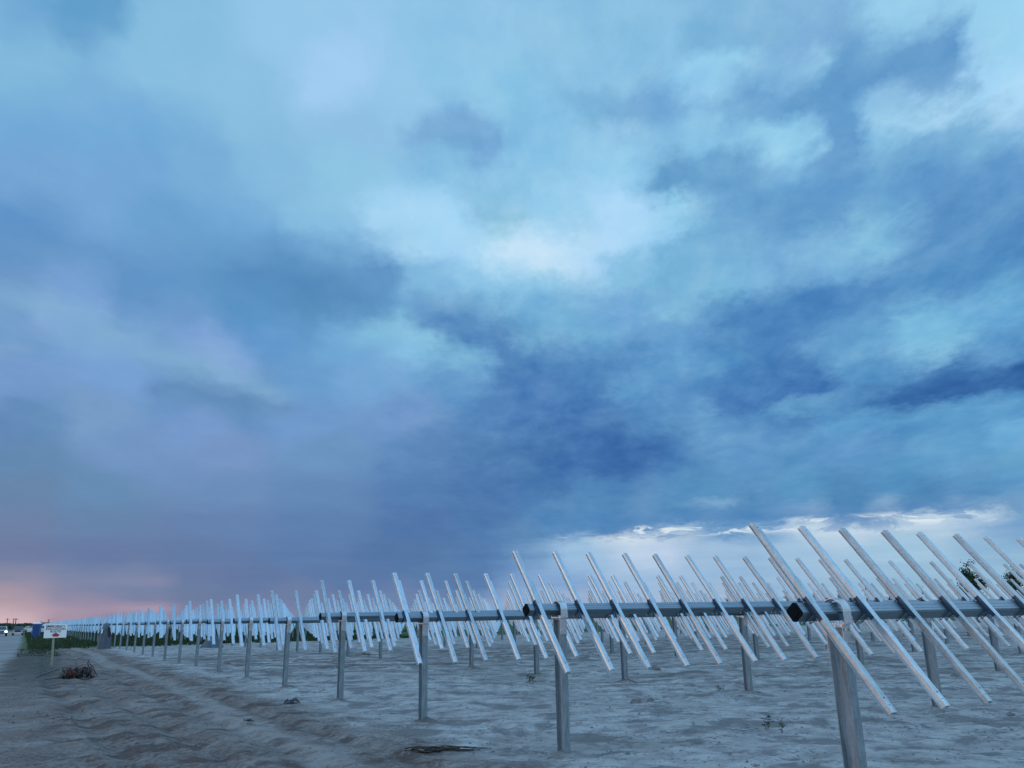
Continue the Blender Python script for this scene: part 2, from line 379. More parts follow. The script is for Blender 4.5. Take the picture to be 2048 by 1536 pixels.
# ------------------------------------------------------------------ object helpers
def link(name, me, m=None, parent=None, loc=None):
    o = bpy.data.objects.new(name, me); C.collection.objects.link(o)
    if m is not None and me is not None and not me.materials:
        for q in (m if isinstance(m, (list, tuple)) else [m]): me.materials.append(q)
    if parent is not None: o.parent = parent
    if loc is not None: o.location = loc
    return o
def tag(o, label=None, cat=None, group=None, kind=None):
    if label: o['label'] = label
    if cat: o['category'] = cat
    if group: o['group'] = group
    if kind: o['kind'] = kind
    return o
def empty(name, loc, rz=0):
    o = bpy.data.objects.new(name, None); C.collection.objects.link(o)
    o.location = loc; o.rotation_euler = (0, 0, rz); o.empty_display_size = .2
    return o
class MB:
    def __init__(s): s.v = []; s.f = []; s.m = []
    def add(s, vs_, fs, mi=0):
        k = len(s.v); s.v += [tuple(q) for q in vs_]; s.f += [tuple(i + k for i in f) for f in fs]; s.m += [mi] * len(fs)
    def box(s, c, size, mi=0, rot=None, taper=1.0):
        hx, hy, hz = (q / 2 for q in size); vs_ = []
        for z in (-1, 1):
            t = taper if z > 0 else 1
            for x, y in ((-1, -1), (1, -1), (1, 1), (-1, 1)):
                p = Vector((x * hx * t, y * hy * t, z * hz))
                if rot is not None: p = rot @ p
                vs_.append(p + Vector(c))
        s.add(vs_, [(3, 2, 1, 0), (4, 5, 6, 7), (0, 1, 5, 4), (1, 2, 6, 5), (2, 3, 7, 6), (3, 0, 4, 7)], mi)
    def extrude(s, poly, mapf, a, b, mi=0, cap=True):
        n = len(poly)
        vs_ = [mapf(p, a) for p in poly] + [mapf(p, b) for p in poly]
        fs = [(i, (i + 1) % n, n + (i + 1) % n, n + i) for i in range(n)]
        if cap: fs += [tuple(reversed(range(n))), tuple(range(n, 2 * n))]
        s.add(vs_, fs, mi)
    def tube(s, pts, r, seg=6, mi=0, r1=None):
        pts = [Vector(p) for p in pts]; n = len(pts); rings = []
        for i, p in enumerate(pts):
            t = (pts[min(i + 1, n - 1)] - pts[max(i - 1, 0)]).normalized()
            u = t.orthogonal().normalized() if i == 0 else (u - t * u.dot(t)).normalized()
            q = t.cross(u); rr = r if r1 is None else r + (r1 - r) * i / (n - 1)
            rings.append([p + (u * math.cos(2 * math.pi * k / seg) + q * math.sin(2 * math.pi * k / seg)) * rr for k in range(seg)])
        vs_ = [q for ring in rings for q in ring]; fs = []
        for i in range(n - 1):
            for k in range(seg):
                fs.append((i * seg + k, i * seg + (k + 1) % seg, (i + 1) * seg + (k + 1) % seg, (i + 1) * seg + k))
        fs += [tuple(reversed(range(seg))), tuple((n - 1) * seg + k for k in range(seg))]
        s.add(vs_, fs, mi)
    def mesh(s, name, mats=None, smooth=False, fixn=True):
        me = bpy.data.meshes.new(name); me.from_pydata(s.v, [], s.f)
        if mats:
            for q in mats: me.materials.append(q)
            me.polygons.foreach_set('material_index', s.m)
        if fixn:
            bm = bmesh.new(); bm.from_mesh(me); bmesh.ops.recalc_face_normals(bm, faces=bm.faces); bm.to_mesh(me); bm.free()
        if smooth: me.polygons.foreach_set('use_smooth', [True] * len(me.polygons))
        me.update(); return me

# ------------------------------------------------------------------ layout of the field
PV = Vector((-1.98060399, 3.39091967, 0)) * S
O0 = Vector((2.4896579, 6.57629774, 0)) * S
TAZ = math.radians(59.8969)
Tv = Vector((math.sin(TAZ), math.cos(TAZ), 0)); Nv = Vector((-Tv.y, Tv.x, 0))
TILT = 0.901218
RZ = math.atan2(Tv.y, Tv.x)
def rowpt(r, t, z=0.0):
    p = O0 + PV * r + Tv * (t * S); return Vector((p.x, p.y, z))
def row_coords(X, Y):
    """numpy: world xy -> (row number, metres along the row / S)"""
    X = X - O0.x; Y = Y - O0.y
    det = PV.x * Tv.y * S - PV.y * Tv.x * S
    r = (X * Tv.y * S - Y * Tv.x * S) / det; t = (PV.x * Y - PV.y * X) / det
    return r, t

# ------------------------------------------------------------------ value noise (numpy)
def vnoise(X, Y, seed=0):
    xi = np.floor(X).astype(np.int64); yi = np.floor(Y).astype(np.int64); fx = X - xi; fy = Y - yi
    fx = fx * fx * (3 - 2 * fx); fy = fy * fy * (3 - 2 * fy)
    def h(a, b):
        n = (a * 374761393 + b * 668265263 + seed * 974634777) & 0x7fffffff
        n = ((n ^ (n >> 13)) * 1274126177) & 0x7fffffff
        return ((n ^ (n >> 16)) & 0xffff) / 65535.0
    return (h(xi, yi) * (1 - fx) + h(xi + 1, yi) * fx) * (1 - fy) + (h(xi, yi + 1) * (1 - fx) + h(xi + 1, yi + 1) * fx) * fy
def fbm(X, Y, oct=4, seed=0, gain=.5):
    a, s_, t_ = 1.0, 0.0, 0.0
    for k in range(oct):
        s_ = s_ + a * (vnoise(X * 2 ** k + 17 * k, Y * 2 ** k - 9 * k, seed + k) - .5); t_ += a; a *= gain
    return s_ / t_
def sstep(x, a, b):
    t = np.clip((x - a) / (b - a), 0, 1); return t * t * (3 - 2 * t)
def ground_z(X, Y):
    X = np.asarray(X, float); Y = np.asarray(Y, float)
    d = np.hypot(X, Y)
    r, t = row_coords(X, Y)
    fade = 1 - sstep(d, 60, 140)
    h = fbm(X / 3.1, Y / 3.1, 3, 1) * .13 * (1 - .7 * sstep(-t, .6, 2.0))
    cl = fbm(X / .75, Y / .55, 4, 5, .6)
    h += np.maximum(cl, -.12) * .13 * (1 - .72 * sstep(-t, .8, 2.0))
    rough = sstep(fbm(X / 2.6, Y / 2.0, 3, 9), .02, .16)
    h += rough * (np.abs(fbm(X / .33, Y / .33, 3, 21)) * .16)
    # wheel ruts running past the row ends, parallel to the road
    for tt, ww in ((-1.55, .13), (-2.55, .15), (-3.4, .14), (-4.4, .15)):
        u = (t + .30 * np.sin(r * .45 + tt * .3) - tt) / ww
        h -= .048 * np.exp(-u * u) - .022 * np.exp(-((np.abs(u) - 2) ** 2) * 1.4)
    # soil heaved round the driven posts
    for r_i in range(0, 7):
        for t_i in (0, 6.9, 15.3):
            q = rowpt(r_i, t_i); dd = np.hypot(X - q.x, Y - q.y)
            h += .06 * np.exp(-(dd / .2) ** 2) * (.6 + 1.6 * (fbm(X / .09, Y / .09, 2, 40 + r_i) + .3)) - .02 * np.exp(-((dd - .38) / .12) ** 2)
    # graded road left of the field is smooth and flat
    road = sstep(-t, 5.2, 6.0)
    h = h * (1 - road * .93)
    berm = np.exp(-((t + 5.0) / .45) ** 2) * .06 * sstep(r, 3, 8)
    return (h + berm) * fade - .012
def gz(x, y): return float(ground_z(np.array([x]), np.array([y]))[0])

# ------------------------------------------------------------------ ground sheet
def build_ground():
    azf = np.radians(np.arange(-48, 48.01, .15))
    azc = np.radians(np.arange(52, 308.01, 4))
    azs = np.concatenate([azf, azc]); na = len(azs)
    rr = [.4]
    while rr[-1] < 9000:
        q = rr[-1]
        rr.append(q * (1.06 if q < 6.5 else 1.0042 if q < 40 else 1.009 if q < 110 else 1.10))
    rr = np.array(rr); nr = len(rr)
    A, Rr = np.meshgrid(azs, rr)
    X = Rr * np.sin(A); Y = Rr * np.cos(A)
    Z = ground_z(X, Y)
    vs_ = np.stack([X, Y, Z], -1).reshape(-1, 3)
    vs_ = np.vstack([vs_, [[0, 0, 0]]])
    i = np.arange(nr - 1)[:, None]; j = np.arange(na)[None, :]; j2 = (j + 1) % na
    q = np.stack([i * na + j + 0 * i, (i + 1) * na + j, (i + 1) * na + j2, i * na + j2], -1).reshape(-1, 4)
    me = bpy.data.meshes.new('ground')
    tri = np.stack([np.full(na, nr * na), np.arange(na), (np.arange(na) + 1) % na], -1)
    nv = len(vs_); nq = len(q); nt_ = len(tri)
    me.vertices.add(nv); me.vertices.foreach_set('co', vs_.ravel())
    me.loops.add(nq * 4 + nt_ * 3)
    me.loops.foreach_set('vertex_index', np.concatenate([q[:, ::-1].ravel(), tri[:, ::-1].ravel()]))
    me.polygons.add(nq + nt_)
    me.polygons.foreach_set('loop_start', np.concatenate([np.arange(nq) * 4, nq * 4 + np.arange(nt_) * 3]))
    me.polygons.foreach_set('use_smooth', [True] * (nq + nt_))
    me.update(); me.validate()
    dug = np.zeros(nv)  # weight of the painted contact darkening and dug soil at each post
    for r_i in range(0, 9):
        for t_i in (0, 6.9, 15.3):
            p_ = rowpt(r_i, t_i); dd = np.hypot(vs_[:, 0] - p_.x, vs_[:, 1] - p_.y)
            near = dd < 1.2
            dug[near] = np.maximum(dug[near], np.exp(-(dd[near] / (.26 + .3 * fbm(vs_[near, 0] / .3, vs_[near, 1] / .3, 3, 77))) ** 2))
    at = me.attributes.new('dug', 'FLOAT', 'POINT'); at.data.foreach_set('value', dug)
    if me.polygons[0].normal.z < 0: me.flip_normals()
    return me
gm_me = build_ground()
m, n, b = mat('sandy_soil')
geo = n.node('ShaderNodeNewGeometry'); pos = geo.outputs['Position']
ps = n.sep(pos)
# row coordinates in the shader
det = PV.x * Tv.y * S - PV.y * Tv.x * S
X_ = n.math('SUBTRACT', ps[0], O0.x); Y_ = n.math('SUBTRACT', ps[1], O0.y)
rr_ = n.math('DIVIDE', n.math('SUBTRACT', n.math('MULTIPLY', X_, Tv.y * S), n.math('MULTIPLY', Y_, Tv.x * S)), det)
tt_ = n.math('DIVIDE', n.math('SUBTRACT', n.math('MULTIPLY', Y_, PV.x), n.math('MULTIPLY', X_, PV.y)), det)
n1 = n.noise(pos, .55, 5, .6); n2 = n.noise(pos, 2.4, 5, .62); n3 = n.noise(pos, 14, 5, .65); n4 = n.noise(pos, 70, 3, .6)
sand = n.mix(n.rng(n2, .35, .68), (.42, .41, .395, 1), (.27, .262, .252, 1))
clump = n.math('MULTIPLY', n.rng(n3, .44, .62), n.rng(n.noise(n.vmath('MULTIPLY', pos, (1, 1.6, 1)), 1.3, 6, .68), .47, .60))
sand = n.mix(n.math('MULTIPLY', clump, .85), sand, (.085, .082, .085, 1))
n5 = n.noise(pos, .9, 6, .66, .3)
sand = n.mix(n.math('MULTIPLY', n.rng(n5, .50, .60), .75), sand, (.13, .125, .125, 1))
lo = n.rng(ps[2], -.01, -.05)
sand = n.mix(n.math('MULTIPLY', lo, .35), sand, (.14, .128, .115, 1))  # shade of the hollows painted into the sand colour, by height
# damp brown soil by the track, patchy
dirtm = n.math('MULTIPLY', n.rng(n.math('ADD', tt_, n.math('MULTIPLY', n.math('SUBTRACT', n1, .5), 2.6)), -.2, -1.5), n.rng(n1, .34, .56, .60, 1.0))
brown = n.mix(n.rng(n3, .35, .65), (.195, .156, .138, 1), (.078, .058, .050, 1))
brown = n.mix(n.math('MULTIPLY', n.rng(n2, .5, .66), .6), brown, (.24, .215, .20, 1))
col = n.mix(n.math('MULTIPLY', dirtm, .92), sand, brown)
blot = n.noise(pos, 1.05, 6, .62, .5)
bm_ = n.math('MULTIPLY', n.math('MULTIPLY', n.rng(blot, .50, .60), n.rng(tt_, -.2, -1.3)), n.rng(tt_, -5.6, -4.6))
col = n.mix(n.math('MULTIPLY', bm_, .8), col, (.072, .048, .042, 1))
# churned dark band between the fifth and eighth rows
nb_ = n.noise(n.vmath('MULTIPLY', pos, (.35, 1.1, 1)), 1.0, 5, .6)
churn = n.math('MULTIPLY', n.math('MULTIPLY', n.rng(rr_, 4.0, 6.0), n.rng(rr_, 11.5, 8.5)), n.math('MULTIPLY', n.rng(nb_, .40, .58), n.rng(tt_, -.5, 1.5)))
col = n.mix(n.math('MULTIPLY', churn, .7), col, (.075, .058, .050, 1))
churn2 = n.math('MULTIPLY', n.math('MULTIPLY', n.rng(rr_, 1.6, 2.6), n.rng(rr_, 4.6, 3.4)), n.math('MULTIPLY', n.rng(nb_, .44, .6), n.rng(tt_, 5., 9.)))
col = n.mix(n.math('MULTIPLY', churn2, .55), col, (.085, .07, .060, 1))
# pale dry wheel track
wob = n.math('ADD', n.math('MULTIPLY', n.math('SINE', n.math('MULTIPLY', rr_, .9)), .2), tt_)
trk = n.math('ABSOLUTE', n.math('ADD', wob, 2.15))
col = n.mix(n.math('MULTIPLY', n.math('MULTIPLY', n.rng(trk, .42, .12), n.rng(n2, .3, .6)), .7), col, (.29, .27, .25, 1))
# gravel road
nr_ = n.noise(pos, 30, 4, .7)
roadc = n.mix(nr_, (.19, .19, .19, 1), (.30, .30, .295, 1))
roadc = n.mix(n.math('MULTIPLY', n.rng(n.noise(n.vmath('MULTIPLY', pos, (.5, .12, 1)), .9, 4, .6), .45, .65), .6), roadc, (.12, .11, .105, 1))
redge = n.math('ADD', n.math('ADD', tt_, n.math('SUBTRACT', 1.1, n.math('MINIMUM', n.math('MULTIPLY', rr_, .06), 1.1))), n.math('MULTIPLY', n.math('SUBTRACT', n1, .5), 1.6))
col = n.mix(n.rng(redge, -5.0, -5.8), col, roadc)
# dark soil and low growth between road and field
verge = n.math('MULTIPLY', n.math('MULTIPLY', n.rng(redge, -5.7, -5.0), n.rng(redge, -2.6, -4.1)), n.rng(rr_, 3.5, 8.0))
col = n.mix(n.math('MULTIPLY', verge, n.rng(n2, .3, .55, .5, .95)), col, n.mix(n.rng(n3, .4, .6), (.075, .068, .062, 1), (.050, .052, .044, 1)))
# grass beyond row fifteen
gn = n.math('ADD', rr_, n.math('MULTIPLY', n.math('SUBTRACT', n1, .5), 3.0))
gm_ = n.math('MULTIPLY', n.rng(gn, 15.2, 16.4), n.rng(redge, -5.8, -5.0))
gcol = n.mix(n2, (.036, .070, .022, 1), (.060, .098, .032, 1))
col = n.mix(gm_, col, gcol)
far = n.rng(n.vmath('LENGTH', pos), 250., 500.)
col = n.mix(far, col, (.050, .062, .045, 1))
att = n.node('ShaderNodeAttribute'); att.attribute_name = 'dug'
col = n.mix(n.math('MULTIPLY', att.outputs['Fac'], .7), col, (.085, .075, .068, 1))      # contact shade painted round the post feet, along with darker dug soil
n.put(b.inputs['Base Color'], col)
n.put(b.inputs['Roughness'], .92); b.inputs['Specular IOR Level'].default_value = .2
bh = n.math('ADD', n.math('MULTIPLY', n3, .6), n.math('MULTIPLY', n4, .25))
bh = n.math('ADD', bh, n.math('MULTIPLY', n2, 1.4))
# tyre lug prints along the wheel ruts
lug = n.math('MULTIPLY', n.math('SINE', n.math('ADD', n.math('MULTIPLY', rr_, 165.0), n.math('MULTIPLY', n.math('ABSOLUTE', n.math('ADD', tt_, 1.55)), 26.0))), n.rng(n.math('ABSOLUTE', n.math('ADD', tt_, 1.55)), .24, .16))
lug = n.math('MULTIPLY', lug, n.rng(n1, .42, .55))
bh = n.math('ADD', bh, n.math('MULTIPLY', lug, .35))
bn = n.node('ShaderNodeBump'); bn.inputs['Strength'].default_value = .9; bn.inputs['Distance'].default_value = .05
n.put(bn.inputs['Height'], bh); n.put(b.inputs['Normal'], bn.outputs[0])
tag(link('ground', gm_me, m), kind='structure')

# ------------------------------------------------------------------ tracker rows
PAIR = 1.1046; GA = .585
N_RAIL = 74
RAIL_T = [-.32 + PAIR * (i // 2) + (GA if i % 2 else 0) for i in range(N_RAIL)]
POST_T = [0, 6.9, 15.3, 23.4, 31.5, 39.6]
TUBE_END = (-.455, RAIL_T[-1] + .14)
HT = {0: 1.4963, 1: 1.5775, 2: 1.5231, 3: 1.5837, 4: 1.522, 5: 1.546, 6: 1.531, 7: 1.57, 8: 1.545, 9: 1.575, 10: 1.548, 11: 1.537}
ct, st_ = math.cos(TILT), math.sin(TILT)
UP = Vector((0, ct, st_)); NN = Vector((0, -st_, ct))
HS = .061                                    # half side of the torque tube
def rail_mesh(bolts=True, name='rail'):
    mb = MB(); th = .0035
    wo, wi, wt, hh = .052, .035, .031, .043
    base = HS + .004
    out_ = [(-wo, th), (-wo, 0), (-wi + th * .5, 0), (-wt + th, hh - th), (wt - th, hh - th), (wi - th * .5, 0), (wo, 0), (wo, th),
            (wi + th * .4, th), (wt, hh), (-wt, hh), (-wi - th * .4, th)]
    f = lambda p, a: Vector((p[0], 0, 0)) + NN * (base + p[1]) + UP * a
    mb.extrude(out_, f, -.911 * S, .841 * S, 0)
    if bolts:
        for a, q in ((-.80 * S, .007), (-.855 * S, .005), (.79 * S, .006)):
            mb.tube([f((0.0, hh - .002), a), f((0.0, hh + .0012), a)], q, 8, 1)
    return mb.mesh(name, [MT['rail'], MT['hole']])
def saddle_mesh():
    mb = MB(); f = lambda p, a: Vector((p[0], 0, 0)) + NN * (HS + .004 + p[1]) + UP * a
    # pressed saddle that wraps the rail's walls over the tube, with a U-bolt round the tube
    for s_ in (-1, 1):
        poly = [(s_ * .037, .004), (s_ * .0405, .004), (s_ * .0355, .039), (s_ * .032, .039)]
        mb.extrude(poly, f, -.155, .085, 0)
        poly = [(s_ * .038, .0045), (s_ * .060, .0045), (s_ * .060, .009), (s_ * .038, .009)]
        mb.extrude(poly, f, -.12, .085, 0)
    for s_ in (-1, 1):
        x = s_ * .046
        q = HS + .008
        pts = [Vector((x, 0, 0)) + NN * a + UP * c for a, c in ((HS + .02, -q), (-q, -q), (-q, q), (HS + .02, q))]
        mb.tube(pts, .005, 6, 0)
        mb.tube([Vector((x, 0, 0)) + NN * (-q - .012) + UP * (-q + .012), Vector((x, 0, 0)) + NN * (-q + .004) + UP * (-q + .012)], .010, 6, 1)
    return mb.mesh('saddle', [MT['saddle'], MT['bolt']])
def tube_mesh(name='torque_tube', a=TUBE_END[0] * S, c=TUBE_END[1] * S):
    mb = MB(); ch = .012; h = HS
    def ring(h, ch): return [(-h + ch, -h), (h - ch, -h), (h, -h + ch), (h, h - ch), (h - ch, h), (-h + ch, h), (-h, h - ch), (-h, -h + ch)]
    f = lambda p, q: Vector((q, 0, 0)) + UP * p[0] + NN * p[1]
    o_, i_ = ring(h, ch), ring(h - .005, ch - .003)
    mb.extrude(o_, f, a, c, 0, cap=False)
    # black plastic end plug, its lip a little proud of the tube
    mb.extrude(ring(h + .003, ch + .004), f, a - .014, a + .006, 1)
    mb.extrude(ring(h - .02, ch), f, a - .020, a - .010, 1)
    mb.add([f(p, c) for p in o_], [tuple(range(8))], 0)
    # roll-formed ridges along the upper face
    for p0 in (-.022, .016):
        mb.extrude([(p0 - .003, h + .0002), (p0 + .003, h + .0002), (p0 + .0015, h + .002), (p0 - .0015, h + .002)], f, a + .002, c, 0)
    return mb.mesh(name, [MT['tube'], MT['void']], fixn=True)
def post_mesh(name='post'):
    mb = MB(); D_, B_, tw, tf = .158, .102, .0055, .0075
    # W section: flanges face along +-y (across the row), web along y
    d, bb = D_ / 2, B_ / 2
    poly = [(-bb, -d), (bb, -d), (bb, -d + tf), (tw / 2, -d + tf), (tw / 2, d - tf), (bb, d - tf), (bb, d), (-bb, d), (-bb, d - tf), (-tw / 2, d - tf), (-tw / 2, -d + tf), (-bb, -d + tf)]
    mb.extrude(poly, lambda p, z: Vector((p[0], p[1], z)), -2.4, -.135, 0)
    return mb.mesh(name, [MT['post']])
def bearing_mesh(name='bearing'):
    mb = MB(); hw = .052; r_, th = .110, .006
    # strap hoop arched over the tube
    pts = []
    for k in range(0, 19):
        a = math.pi * k / 18
        pts.append((r_ * math.cos(a), r_ * math.sin(a) * .97))
    pts = [(r_, -.085)] + pts + [(-r_, -.085)]
    n_ = len(pts)
    outer = [(y * (1 + th / r_), z * (1 + th / r_) if z > 0 else z) for y, z in pts]
    poly = pts + outer[::-1]
    f = lambda p, x: Vector((x, p[0], p[1]))
    fs_ = []
    vs_ = [f(p, -hw) for p in pts] + [f(p, hw) for p in pts] + [f(p, -hw) for p in outer] + [f(p, hw) for p in outer]
    for k in range(n_ - 1):
        fs_ += [(k, k + 1, n_ + k + 1, n_ + k), (2 * n_ + k, 2 * n_ + k + 1, 3 * n_ + k + 1, 3 * n_ + k),
                (k, k + 1, 2 * n_ + k + 1, 2 * n_ + k), (n_ + k, n_ + k + 1, 3 * n_ + k + 1, 3 * n_ + k)]
    fs_ += [(0, n_, 3 * n_, 2 * n_), (n_ - 1, 2 * n_ - 1, 4 * n_ - 1, 3 * n_ - 1)]
    mb.add(vs_, fs_, 0)
    # flanged feet, saddle tray and side plates bolted to the post
    for s_ in (-1, 1):
        mb.box((0, s_ * (r_ + .006), -.066), (.112, .010, .05))
        mb.box((0, s_ * (r_ + .004), -.094), (.104, .030, .007))
        mb.box((0, s_ * .087, -.215), (.104, .006, .21))
        for x in (-.032, .032):
            for z in (-.15, -.26):
                mb.tube([(x, s_ * .089, z), (x, s_ * .102, z)], .010, 6, 1)
            mb.tube([(x, s_ * (r_ + .004), -.104), (x, s_ * (r_ + .004), -.082)], .009, 6, 1)
    mb.box((0, 0, -.104), (.116, .236, .012))
    return mb.mesh(name, [MT['clamp'], MT['bolt']])
me_rail, me_tube, me_post, me_bear, me_sad = rail_mesh(), tube_mesh(), post_mesh(), bearing_mesh(), saddle_mesh()

ORD = ['nearest', 'second', 'third', 'fourth', 'fifth', 'sixth', 'seventh', 'eighth', 'ninth', 'tenth', 'eleventh', 'twelfth', 'thirteenth', 'fourteenth',
       'fifteenth', 'sixteenth', 'seventeenth', 'eighteenth', 'nineteenth', 'twentieth', 'twenty-first', 'twenty-second', 'twenty-third', 'twenty-fourth',
       'twenty-fifth', 'twenty-sixth', 'twenty-seventh', 'twenty-eighth', 'twenty-ninth', 'thirtieth', 'thirty-first', 'thirty-second', 'thirty-third', 'thirty-fourth', 'thirty-fifth', 'thirty-sixth']
SPECIAL = {0: 'nearest steel solar rack row, open black tube end and plastic film on its post',
           1: 'second steel solar rack row back, its post standing just right of centre',
           2: 'third steel solar rack row back, its end post left of the picture centre'}
ROW_GROUP = 'galvanised solar tracker rows without panels'
# one joined mesh for rows so far off that their parts do not show
def far_row_mesh():
    mb = MB()
    def take(me, off):
        k = len(mb.v); mb.v += [tuple(v_.co + off) for v_ in me.vertices]
        for p in me.polygons: mb.f.append(tuple(i + k for i in p.vertices)); mb.m.append(0 if me is not me_post else 1)
    simple = MB()
    for t in RAIL_T:
        f = lambda p, a: Vector((p[0] + t * S, 0, 0)) + NN * (HS + .004 + p[1]) + UP * a
        mb.extrude([(-.05, 0), (.05, 0), (.03, .004), (.026, .05), (-.026, .05), (-.03, .004)], f, -.911 * S, .841 * S, 0)
    ft = lambda p, q: Vector((q, 0, 0)) + UP * p[0] + NN * p[1]
    mb.extrude([(-HS, -HS), (HS, -HS), (HS, HS), (-HS, HS)], ft, TUBE_END[0] * S, TUBE_END[1] * S, 2)
    for t in POST_T:
        mb.box((t * S, 0, -1.27), (.10, .158, 2.26), 1)
        mb.box((t * S, 0, 0), (.10, .19, .19), 0)
    return mb.mesh('far_tracker_row', [MT['rail'], MT['post'], MT['tube']])
me_far = far_row_mesh()
N_PARTS, N_ROWS = 27, 78
row_empties = []
for r in range(N_ROWS):
    jr = rnd.uniform(-.015, .015) if r > 3 else 0
    hz = HT.get(r, 1.548 + rnd.uniform(-.02, .02)) * S
    base = rowpt(r, jr)
    if r < N_PARTS:
        e = empty('solar_tracker_row', (base.x, base.y, 0), RZ)
        tag(e, SPECIAL.get(r, '%s steel solar rack row counting back from the camera, bare rails on a square tube' % ORD[r]), 'solar rack', ROW_GROUP)
        row_empties.append(e)
        link('torque_tube', me_tube, None, e, (0, 0, hz))
        for t in POST_T:
            q = rowpt(r, t + jr)
            if r > 12 and t > 30: pass
            p = link('post', me_post, None, e, (t * S, 0, hz))
            p.rotation_euler = (rnd.uniform(-.006, .006), rnd.uniform(-.006, .006), 0)
            link('bearing', me_bear, None, e, (t * S, 0, hz))
        tj = rnd.uniform(-.006, .006)
        for i, t in enumerate(RAIL_T):
            # skip rails that fall wholly outside the frame on the right of the near rows
            q = rowpt(r, t)
            if math.degrees(math.atan2(q.x, q.y)) > 46: continue
            o = link('rail', me_rail, None, e, (t * S, 0, hz))
            o.rotation_euler = (tj + rnd.gauss(0, .0035), 0, rnd.gauss(0, .002))
            if r < 3 and t < 20:
                sdl = link('saddle', me_sad, None, o, (0, 0, 0))
    else:
        o = link('solar_tracker_row', me_far, None, None, (base.x, base.y, hz)); o.rotation_euler = (0, 0, RZ)
        if r < 36: tag(o, '%s steel solar rack row counting back from the camera, a thin comb of rails' % ORD[r], 'solar rack', ROW_GROUP)
        else: tag(o, 'distant steel solar rack row merging with the rest of the field towards the horizon', 'solar rack', ROW_GROUP)

# translucent film slumped round the first post
m, n, b = mat('plastic_film'); MT['film'] = m
b.inputs['Base Color'].default_value = (.40, .45, .52, 1); b.inputs['Roughness'].default_value = .5
b.inputs['Alpha'].default_value = .22
mb = MB(); rows_ = 26
for i in range(rows_ + 1):
    z = -.16 - 1.02 * i / rows_
    a = i / rows_
    x0 = -.052 - .030 * math.sin(a * math.pi) - .012 * math.sin(a * 9)
    y0 = .085 - .10 * a
    mb.v += [(x0, y0 + .02, z), (x0 - .012 - .01 * math.sin(a * 6), y0 - .035, z + .01), (x0 + .006, -.045 - .04 * a + .03 * math.sin(a * 7), z - .01)]
    if i:
        k = i * 3
        for j in (0, 1): mb.f.append((k + j, k + j + 1, k + j - 2, k + j - 3)); mb.m.append(0)
k = len(mb.v)
prev = None
for i in range(13):
    a = i / 12
    x = -.066 + .125 * a; zc_ = -1.13 - .13 * a + .02 * math.sin(a * 5)
    mb.v += [(x, -.087 - .006 * math.sin(a * 8), zc_ + .022), (x, -.090, zc_ - .02 - .06 * (1 - a) * a)]
    if i: q = k + i * 2; mb.f.append((q, q + 1, q - 1, q - 2)); mb.m.append(0)
fm = mb.mesh('plastic_film', [m], smooth=True)
link('plastic_film', fm, None, row_empties[0], (0, 0, HT[0] * S))

# ------------------------------------------------------------------ sign
WHT = plain('sign_white', (.90, .89, .87), .5, vary=.03)
BLK = plain('sign_ink', (.035, .022, .045), .5, vary=.0)
RED = plain('sign_red', (.42, .022, .05), .45, vary=.03)
WOOD = plain('weathered_board', (.30, .28, .22), .8, vary=.25, scale=6, bump=.3)
foot = at_ground(104, 1331)
dist_s = foot.length
def on_plane(x, y, d):           # point on a vertical plane facing the camera through the sign
    v_ = ray(x, y); fy = Vector((foot.x, foot.y, 0)).normalized()
    s_ = d / (v_.x * fy.x + v_.y * fy.y); return Vector((0, 0, CAM_H)) + v_ * s_
dh = math.hypot(foot.x, foot.y)
fx_ = Vector((foot.x, foot.y, 0)).normalized(); right = Vector((fx_.y, -fx_.x, 0))
se = empty('evacuation_sign', (foot.x, foot.y, 0)); se.rotation_euler = (0, 0, math.atan2(right.y, right.x))
tag(se, 'white emergency evacuation route sign with red arrow on a wooden stake', 'sign')
def loc2(x, y):
    p = on_plane(x, y, dh - .03) - Vector((foot.x, foot.y, 0)); return (p.dot(right), p.z)
TL, TR, BR, BL = loc2(88.9, 1247.8), loc2(134.7, 1248.3), loc2(132.4, 1274.9), loc2(87.1, 1276.4)
def quad(u, v_):   # u,v in 0..1 from top left
    a = [TL[i] * (1 - u) + TR[i] * u for i in (0, 1)]; c = [BL[i] * (1 - u) + BR[i] * u for i in (0, 1)]
    return [a[i] * (1 - v_) + c[i] * v_ for i in (0, 1)]
mb = MB()
mb.extrude([TL, TR, BR, BL], lambda p, y: Vector((p[0], y, p[1])), -.036, -.024)
panel = link('sign_panel', mb.mesh('sign_panel', [WHT]), None, se)
px0, px1 = loc2(108.5, 1277)[0], 0.0
mb = MB(); tp = loc2(108.5, 1255)
mb.extrude([(-.048, -.25), (.048, -.25), (tp[0] + .045, tp[1]), (tp[0] - .045, tp[1])], lambda p, y: Vector((p[0], y, p[1])), -.019, .019)
link('stake', mb.mesh('stake', [WOOD]), None, se)
def text_mesh(body, uc, vtop, height, uw, mat_):
    cu = bpy.data.curves.new('lettering', 'FONT'); cu.body = body; cu.align_x = 'CENTER'; cu.size = 1; cu.offset = .03
    o = bpy.data.objects.new('tmp', cu); C.collection.objects.link(o)
    dg = bpy.context.evaluated_depsgraph_get(); me = bpy.data.meshes.new_from_object(o.evaluated_get(dg))
    bpy.data.objects.remove(o)
    co = np.array([v_.co[:] for v_ in me.vertices]); x0, x1 = co[:, 0].min(), co[:, 0].max(); y0, y1 = co[:, 1].min(), co[:, 1].max()
    for v_, c in zip(me.vertices, co):
        u = uc + ((c[0] - x0) / (x1 - x0) - .5) * uw
        vv = vtop + height * (1 - (c[1] - y0) / (y1 - y0))
        q = quad(u, vv); v_.co = (q[0], -.0385, q[1])
    me.name = 'lettering'; me.materials.clear(); me.materials.append(mat_)
    return me
